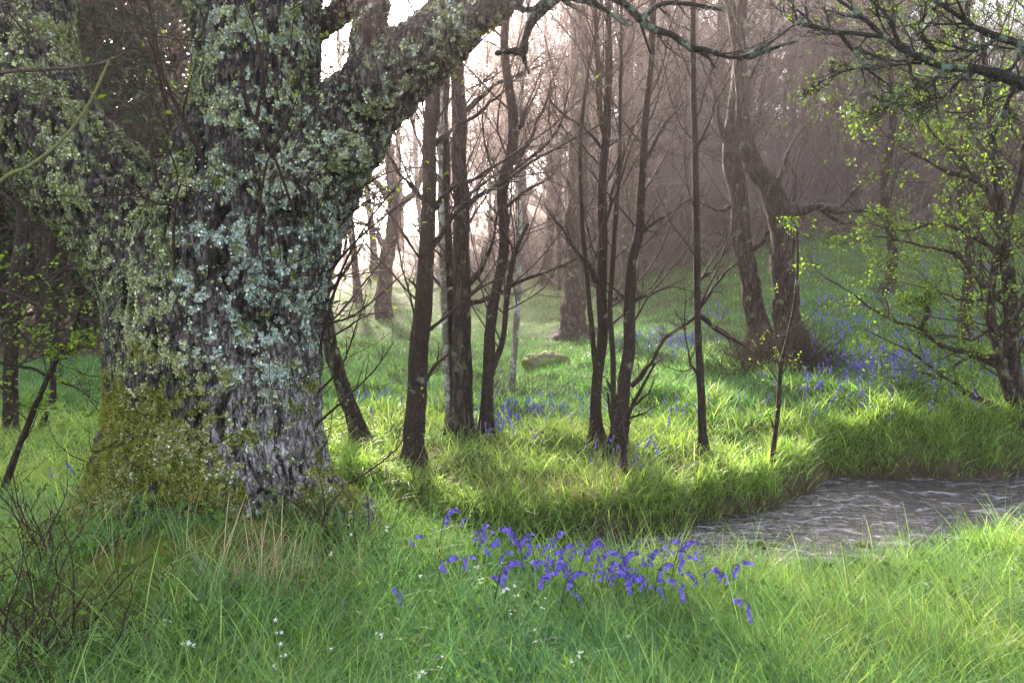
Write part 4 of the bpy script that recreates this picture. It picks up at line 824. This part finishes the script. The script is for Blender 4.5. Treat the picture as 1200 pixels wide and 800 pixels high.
slim('overhanging_tree', 'lichened tree out of view on the right whose gnarled boughs cross the top corner', 'tree', (1430, 640),
     [[(1430, 650, 42), (1410, 400, 36), (1395, 200, 30), (1385, 50, 26), (1360, -200, 18), (1340, -420, 10)]],
     [[(1395, 190, 15), (1300, 130, 12), (1235, 112, 9.5), (1190, 96, 8.5), (1148, 81, 7.5), (1104, 79, 7), (1080, 68, 7), (1056, 58, 6.5), (1036, 42, 6.2), (1016, 27, 6), (995, 8, 5.4), (975, -4, 5), (930, -40, 3)], [(1388, 110, 13), (1280, 80, 9), (1200, 57, 7), (1168, 44, 6.4), (1145, 34, 6), (1127, 22, 5.6), (1105, 8, 5), (1083, -2, 5), (1030, -40, 3)],
      [(1066, 58, 3.6), (1040, 44, 3.4), (1015, 40, 3.2), (989, 38, 3.2), (965, 34, 3.4), (948, 31, 3.6), (936, 28, 3.6), (929, 14, 3.2), (925, -6, 3), (915, -40, 2)], [(985, 38, 2.6), (1003, 62, 2.6), (1013, 76, 2.4), (1035, 95, 2), (1048, 112, 1.5), (1040, 138, 1)], [(1104, 79, 3.4), (1090, 95, 2.6), (1062, 108, 2.2), (1052, 120, 2), (1030, 132, 1.6), (1000, 136, 1)],
      [(1060, 60, 2.6), (1070, 95, 2.4), (1090, 112, 2), (1075, 140, 1.6), (1050, 160, 1)], [(1148, 81, 3), (1120, 95, 2.4), (1100, 120, 2), (1080, 128, 1.6), (1050, 125, 1)], [(1095, 62, 4), (1078, 40, 3.4), (1082, 22, 3), (1100, 10, 2.4), (1150, -2, 2)], [(1056, 58, 3.6), (1040, 22, 3), (1022, 2, 2.4), (1010, -20, 2)],
      [(1190, 96, 4), (1175, 130, 3.4), (1162, 170, 3), (1165, 200, 2)], [(1200, 57, 4), (1185, 80, 3.4), (1160, 92, 3), (1150, 130, 2), (1130, 145, 1.3)], [(1016, 74, 2), (985, 85, 1.6), (955, 100, 1.2), (940, 112, .8)], [(1168, 44, 3), (1140, 60, 2.4), (1100, 50, 2), (1070, 46, 1.4)]],
     mat='lichbranch', twigmat='lichbranch', seed=51, twigs=(13, 10), leafc=1500, Y=4.6, lf=(.012, .026), twl=(.3, .6), ext=1.5)
# left side growth
slim('slim_tree', 'dark trunk standing at the left edge before the shaded conifers', 'tree', (14, 552), [[(10, 555, 11), (13, 500, 10), (14, 430, 9), (18, 360, 8.6), (23, 300, 8.4), (26, 250, 8), (20, 150, 7), (10, 50, 6)]], seed=61, twigs=(8, 4), Y=7.4)
slim('slim_tree', 'thin dark stem right of the trunk at the left edge', 'tree', (62, 470), [[(58, 500, 4), (62, 440, 3.8), (58, 380, 3.6), (55, 320, 3.6), (60, 280, 3.4), (48, 200, 3), (52, 100, 2.6), (60, 0, 2)]], seed=62, twigs=(8, 4), Y=9)
slim('sapling', 'leafy sapling leaning right at the left edge with bright green sprays', 'tree', (2, 600), [[(-6, 600, 5), (12, 550, 4.6), (30, 505, 4), (48, 460, 3.6), (64, 425, 3), (82, 395, 2.4), (96, 355, 1.8)], [(-20, 600, 4), (-14, 480, 3.4), (-6, 400, 2.8), (0, 330, 2.2)]],
     [[(-14, 424, 2.6), (30, 430, 2.2), (60, 442, 2), (90, 455, 1.8), (116, 474, 1)], [(-10, 370, 2.4), (14, 380, 2), (38, 402, 1.8), (60, 418, 1.2)], [(-8, 338, 2.4), (30, 350, 2), (70, 366, 1.6), (110, 376, 1)], [(-14, 440, 2), (20, 470, 1.6), (50, 480, 1)], [(60, 430, 1.8), (80, 412, 1.5), (104, 405, 1)]],
     seed=63, twigs=(8, 6), leafc=900, ext=0, Y=5.4, lf=(.022, .042), twl=(.15, .35), ttop=1)
slim('sapling', 'arching olive green stem with one pair of leaves reaching in from the left', 'tree', (-150, 780), [[(-150, 800, 4), (-120, 520, 3.6), (-70, 290, 3), (0, 213, 2.7), (30, 197, 2.5), (60, 176, 2.3), (85, 150, 2.1), (103, 124, 1.9), (116, 98, 1.7), (128, 70, 1.2)]], [[(72, 168, 1.3), (66, 172, 1.2), (58, 168, .8)]], mat='greentwig', twigmat='greentwig', seed=64, twigs=(0, 0), ext=0, Y=3.4)
sapl = bpy.data.objects['sapling']
g = np.random.default_rng(65)
rt = [o for o in bpy.data.objects if o.get('label', '').startswith('arching olive')][0]
P = np.array([at(114, 116, 3.4), at(116, 112, 3.4), at(126, 76, 3.4), at(130, 68, 3.4)]); V, Fc = leaves(P, [.045, .04, .02, .018], g, D=np.array([[.3, -.2, .8], [.8, -.3, .3], [0, 0, 1], [.6, 0, .5]])); mk('foliage', V, Fc, M['leaf'], rt, (.2, .3, .02))
slim('sapling', 'bare grey stem whose twigs cross the upper left corner', 'tree', (-170, 640), [[(-190, 760, 6), (-170, 400, 5), (-120, 180, 4), (-60, 110, 3.2), (0, 86, 2.6), (50, 82, 2.3), (100, 78, 2), (125, 72, 1.6), (146, 62, 1)], [(-120, 180, 3.4), (-60, 40, 3), (0, 4, 2.4), (24, 20, 2.2), (44, 38, 2), (54, 62, 1.6), (40, 30, 1.2)]], [[(0, 4, 2), (22, 30, 1.7), (48, 58, 1.4), (62, 90, 1)]], mat='twiggrey', twigmat='twig', seed=66, twigs=(4, 4), ext=0, Y=4.0, twl=(.2, .4))
slim('dead_stem', 'broken dead stem sticking out of the grass at the left', 'stump', (40, 548), [[(38, 550, 6), (44, 522, 5), (50, 498, 4.4), (56, 482, 2)]], mat='barkbig', seed=67, twigs=(0, 0), ext=0, Y=7.6)
slim('bramble', 'thick reddish bramble stem lying across the grass at the left edge', 'bramble', (-20, 700), [[(-30, 700, 4), (-10, 655, 3.4), (20, 652, 3), (48, 664, 3), (85, 665, 2.2), (118, 655, 1.2)]], [[(40, 660, 2.2), (48, 630, 1.8), (36, 600, 1.4), (46, 578, 1)], [(60, 664, 2), (80, 640, 1.6), (92, 628, 1)]], mat='redtwig', twigmat='redtwig', seed=68, twigs=(5, 3), ext=0, Y=3.7, twl=(.1, .25))

# ------------------------------------------------------------------ the wood behind
def bare_tree(label, grp, seed, h, r, n1=26, n2=6, n3=5, n4=3, mat='barkbig', tm='littwig', up=.05, a1=(.7, 1.3), leafn=0, lean=.06, lo=.16):
    g = np.random.default_rng(seed); root = empty('bare_tree', (0, 0, 0), label, 'tree', grp)
    K = 22; c = np.zeros((K, 3)); d = unit(np.array([g.normal() * lean, g.normal() * lean, 1])); p = np.array([0, 0, -.15])
    for k in range(K):
        c[k] = p; d = unit(d + .05 * g.normal(size=3) + [0, 0, .03]); p = p + d * h / K
    s = np.linspace(0, 1, K); R = r * (1 - s) ** .8 + .012; R[0] *= 1.5; R[1] *= 1.12
    V, Fc = tubes(c[None], R[None], 10); V = V + (V - np.repeat(c, 10, 0)) * (.2 * fbm(V * 4, 2, seed))[:, None]; mk('trunk', V, Fc, M[mat], root)
    b = Bag()
    C1, R1 = spawn(c[None], R[None], n1, lo, .97, a1, (.26, .46), 9, .14, up, .42, .008, g=g, shrink=.55); V, Fc = tubes(C1, R1, 5); b.add(V, Fc)
    mk('branch', V, Fc, M[tm], root); b = Bag()
    C2, R2 = spawn(C1, R1, n2, .12, .95, (.4, 1.1), (.35, .65), 7, .16, .04, .55, .007, g=g); V, Fc = tubes(C2, R2, 4); b.add(V, Fc)
    C3, R3 = spawn(C2, R2, n3, .15, .95, (.4, 1.0), (.35, .65), 5, .16, .03, .6, .0055, g=g); V, Fc = tubes(C3, R3, 3); b.add(V, Fc)
    C4, R4 = spawn(C3, R3, n4, .2, .95, (.4, 1.0), (.4, .7), 4, .16, .03, .7, .0045, g=g); V, Fc = tubes(C4, R4, 3); b.add(V, Fc)
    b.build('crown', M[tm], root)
    if leafn:
        T = np.concatenate([C4[:, -1], C4[:, 2]]); k = g.choice(len(T), leafn); V, Fc = leaves(T[k] + .04 * g.normal(size=(leafn, 3)), g.uniform(.04, .09, leafn), g); mk('foliage', V, Fc, M['leaf'], root, jitcol(leafn, (.08, .14, .015), (.18, .24, .03), g, 5))
    return root
def conifer(label, grp, seed, h, r, dense=1.0, col=((.018, .035, .016), (.05, .08, .03)), bare=.15):
    g = np.random.default_rng(seed); root = empty('conifer', (0, 0, 0), label, 'tree', grp)
    K = 14; s = np.linspace(0, 1, K); c = np.stack([.1 * np.cumsum(g.normal(size=K)) * .3, .1 * np.cumsum(g.normal(size=K)) * .3, s * h - .1], -1); c[:, :2] -= c[0, :2]
    R = r * (1 - s) ** .9 + .012; V, Fc = tubes(c[None], R[None], 9); mk('trunk', V, Fc, M['barkbig'], root)
    C1, R1 = spawn(c[None], R[None], int(95 * dense), bare, .98, (1.0, 1.8), (.20, .32), 7, .12, -.03, .3, .008, g=g, shrink=.75)
    C2, R2 = spawn(C1, R1, 9, .1, .98, (.7, 1.1), (.22, .42), 4, .08, -.07, .5, .004, g=g)
    b = Bag(); V, Fc = tubes(C1, R1, 4); b.add(V, Fc); V, Fc = tubes(C2, R2, 3); b.add(V, Fc); b.build('branch', M['twig'], root)
    # sprays of needles
    T = np.concatenate([C2[:, k] * (1 - u) + C2[:, k + 1] * u for k in (0, 1, 2) for u in (.2, .7)]); D = np.concatenate([unit(C2[:, k + 1] - C2[:, k]) for k in (0, 1, 2) for u in (.2, .7)])
    V, Fc = leaves(T, g.uniform(.16, .34, len(T)), g, D=D + [0, 0, -.25], wide=.3, up=.9); mk('needles', V, Fc, M['needle'], root, jitcol(len(T), *col, g, 5, .35))
    return root
G1, G2, G3, G4 = 'bare trees of the misty wood', 'twiggy trees on the crest of the slope', 'dark conifers behind the left meadow', 'leafing trees high on the right'
T1 = [bare_tree('bare tree fading into pink mist beyond the slope', G1, 300 + k, *a, 34, 7, 5, 4) for k, a in enumerate([(12.5, .12), (13.5, .15), (11, .10), (13, .17), (12, .11)])]
T2 = [bare_tree('dense twiggy leafless tree along the crest of the green slope', G2, 320 + k, h_, r_, 44, 7, 6, 4, up=.0, lo=.03) for k, (h_, r_) in enumerate([(9, .11), (10.5, .13), (8, .09)])]
T3 = [conifer('dark evergreen standing in the wood behind the left meadow', G3, 340 + k, h_, .2, 1.0, bare=b_) for k, (h_, b_) in enumerate([(13, .06), (11.5, .1), (12.5, .2)])]
T4 = [bare_tree('tree with a veil of fresh green leaves high on the right', G4, 360 + k, h_, .15, 28, 6, 5, 3, leafn=6500) for k, h_ in enumerate([9, 10.5])]
T5 = [conifer('tall misty conifer with bare lower trunk in the middle of the wood', 'tall conifers in the mist', 380 + k, h_, .28, .7, bare=.3, col=((.05, .045, .03), (.10, .085, .055))) for k, h_ in enumerate([15, 14])]
g = np.random.default_rng(77); first = set(); placed = []
def put(pool, k, px, Y, s=1.0, rz=None):
    x = (px - CX) / F * Y; z = float(H(x, Y)); r_ = pool[k % len(pool)]
    if any((x - a) ** 2 + (Y - b_) ** 2 < 1.3 for a, b_ in placed): return
    placed.append((x, Y)); rz = g.uniform(0, 6.28) if rz is None else rz
    if r_.name in first: return dup(r_, (x, Y, z), rz, s)
    first.add(r_.name); r_.location = (x, Y, z); r_.rotation_euler.z = rz; r_.scale = (s,) * 3; return r_
k = 0
for px, Y in [(640, 27), (657, 29), (700, 25.5), (735, 23.5), (775, 29), (612, 33), (575, 36), (800, 33), (840, 30), (690, 36), (540, 41), (745, 38), (440, 33), (405, 40), (470, 47), (500, 37), (860, 38), (590, 46), (650, 43), (420, 25)]:
    k += 1; put(T1 if k % 3 else T5, k, px, Y, g.uniform(.85, 1.1))
for _ in range(60):
    k += 1; Y = g.uniform(30, 60); px = g.uniform(500, 1050); put(T1 if g.random() < .88 else T5, k, px, Y, g.uniform(.8, 1.15))
for px in list(np.linspace(700, 1330, 26)) + list(np.linspace(720, 1250, 18)):
    k += 1; put(T2, k, px + g.normal() * 9, g.uniform(28, 44), g.uniform(.7, 1.05))
for px in np.linspace(640, 1120, 24):
    k += 1; put(T2, k, px + g.normal() * 8, g.uniform(25.3, 28.5), g.uniform(.42, .7))
for _ in range(22):
    k += 1; put(T4, k, g.uniform(950, 1600), g.uniform(24, 40), g.uniform(.8, 1.1))
for px, Y in [(-60, 17.5), (10, 19), (52, 16.8), (95, 20), (130, 17.6), (172, 21), (215, 19), (-130, 19), (-210, 18), (250, 25), (150, 26), (70, 25), (0, 27), (-90, 25), (200, 30), (110, 32), (300, 34), (-300, 20), (40, 34)]:
    k += 1; put(T3, k, px, Y, g.uniform(.85, 1.1))
for px, Y, s_ in [(284, 20.3, 1.3), (312, 23.2, 1.2)]:  # two larger conifers added behind the trunk to shade the near mist
    k += 1; put(T3, k, px, Y, s_)
for _ in range(26):
    k += 1; Y = g.uniform(24, 60); put(T1 if g.random() < .6 else T3, k, g.uniform(-700, 230), Y, g.uniform(.8, 1.1))
for _ in range(18):
    k += 1; put(T1, k, g.uniform(1050, 1900), g.uniform(32, 60), g.uniform(.8, 1.1))
# big misty trunk with mossy foot and its neighbour
slim('large_tree', 'broad misty trunk with mossy foot on the slope in the centre', 'tree', (676, 398), [[(675, 400, 19), (674, 380, 15), (674, 340, 13.5), (675, 280, 12.5), (677, 200, 12), (679, 100, 11), (680, 20, 10)]], [[(676, 180, 6), (700, 168, 4), (740, 165, 3), (790, 180, 2)], [(676, 150, 6), (650, 170, 4), (620, 172, 3), (590, 190, 2)], [(677, 110, 5), (720, 80, 3), (760, 60, 2)]], mat='barkbig', twigmat='twiggrey', seed=71, twigs=(14, 7), twl=(1.0, 2.4), S=14)
slim('large_tree', 'paler misty trunk just behind and right of the broad one', 'tree', (738, 352), [[(738, 354, 12), (737, 320, 10), (735, 260, 9), (733, 160, 8), (736, 60, 7), (738, 0, 6)]], [[(735, 200, 4), (770, 180, 3), (810, 185, 2)]], mat='barkbig', twigmat='twiggrey', seed=72, twigs=(16, 7), twl=(1.2, 2.6), S=12)
slim('large_tree', 'ghostly spreading tree in the brightest glow beside the big tree', 'tree', (448, 400), [[(452, 402, 12), (450, 350, 9), (455, 300, 8), (462, 250, 7.5), (458, 200, 6), (452, 140, 5), (450, 60, 4)]], [[(455, 300, 5), (440, 270, 4), (415, 262, 3.5), (395, 275, 2)], [(462, 240, 5), (440, 215, 4), (418, 190, 3), (400, 160, 2)], [(462, 250, 5), (490, 215, 4), (500, 170, 3), (520, 140, 2)], [(456, 190, 4), (440, 160, 3), (425, 150, 2)]], mat='barkbig', twigmat='twiggrey', seed=73, twigs=(12, 6), twl=(1.0, 2.0), S=10, Y=22)
# low thickets at the crest
for k, (px, Y) in enumerate([(870, 26.5), (920, 27), (965, 26.5), (1010, 27), (820, 27), (1060, 27), (1110, 27.5), (770, 28), (710, 29), (1160, 27), (600, 30), (545, 31), (990, 30), (900, 31), (840, 30), (850, 24.5), (905, 25), (960, 24.8), (1020, 25.5), (790, 25.5), (940, 28), (1000, 28.5)]):
    x = (px - CX) / F * Y; c = np.array([x, Y, float(H(x, Y))])
    brush('thicket', 'bare grey thicket on the crest of the slope', c, 150, (1.2, 4.2), 1.2, 'littwig', 400 + k, 'shrub', .9, 'bare thickets along the crest', r0=.016)

# ------------------------------------------------------------------ haze, sky, sun, camera
SUN_AZ, SUN_EL = -15.0, 26.0                                              # degrees left of the view axis, height
def haze(dens, aniso, col):
    V = np.array([[x, y, z] for z in (-3.0, 30) for y in (-16, 80) for x in (-62, 62)], float)
    Fc = np.array([[0, 2, 3, 1], [4, 5, 7, 6], [0, 1, 5, 4], [2, 6, 7, 3], [0, 4, 6, 2], [1, 3, 7, 5]])
    m, t, N, L = nt('haze'); out = N.new('ShaderNodeOutputMaterial'); v = N.new('ShaderNodeVolumePrincipled')
    v.inputs['Color'].default_value = (*col, 1); v.inputs['Density'].default_value = dens; v.inputs['Anisotropy'].default_value = aniso
    L.new(v.outputs[0], out.inputs['Volume'])
    o = mk('haze', V, Fc, m, None, None, False); tag(o, 'pale morning mist filling the wood', 'haze', kind='stuff')
haze(.0022, .82, (1.0, .82, .82))
w = bpy.data.worlds.new('World'); sc.world = w; w.use_nodes = True; nt_ = w.node_tree; bgd = nt_.nodes['Background']
sky = nt_.nodes.new('ShaderNodeTexSky'); sky.sky_type = 'NISHITA'; sky.sun_disc = False
sky.sun_elevation = math.radians(SUN_EL); sky.sun_rotation = math.radians(SUN_AZ); sky.air_density = 1.0; sky.dust_density = 2.5; sky.ozone_density = 1.0
hs = nt_.nodes.new('ShaderNodeHueSaturation'); hs.inputs['Saturation'].default_value = .42; nt_.links.new(sky.outputs[0], hs.inputs['Color']); nt_.links.new(hs.outputs[0], bgd.inputs[0]); bgd.inputs[1].default_value = .15
sl = bpy.data.lights.new('sun', 'SUN'); sl.energy = 5.0; sl.angle = math.radians(2.0); sl.color = (1, .88, .74)
so = bpy.data.objects.new('sun', sl); COL.objects.link(so)
dvec = Vector((math.sin(math.radians(SUN_AZ)) * math.cos(math.radians(SUN_EL)), math.cos(math.radians(SUN_AZ)) * math.cos(math.radians(SUN_EL)), math.sin(math.radians(SUN_EL))))
so.rotation_euler = dvec.to_track_quat('Z', 'Y').to_euler(); so.location = dvec * 60
cam = bpy.data.cameras.new('camera'); co = bpy.data.objects.new('camera', cam); COL.objects.link(co)
cam.sensor_width = 36; cam.lens = 36 * F / 1200; cam.clip_end = 500; cam.clip_start = .05
co.location = (0, 0, CZ); co.rotation_euler = (PI / 2 - PITCH, 0, 0); sc.camera = co
sc.view_settings.view_transform = 'Standard'; sc.view_settings.look = 'None'; sc.view_settings.gamma = 1; sc.view_settings.use_curve_mapping = False
sc.view_settings.exposure = 2.45
cy = sc.cycles; cy.use_denoising = True; cy.volume_bounces = 1; cy.max_bounces = 6; cy.diffuse_bounces = 3; cy.glossy_bounces = 2; cy.transmission_bounces = 3
cy.use_adaptive_sampling = True; cy.adaptive_threshold = .01; cy.sample_clamp_indirect = 6
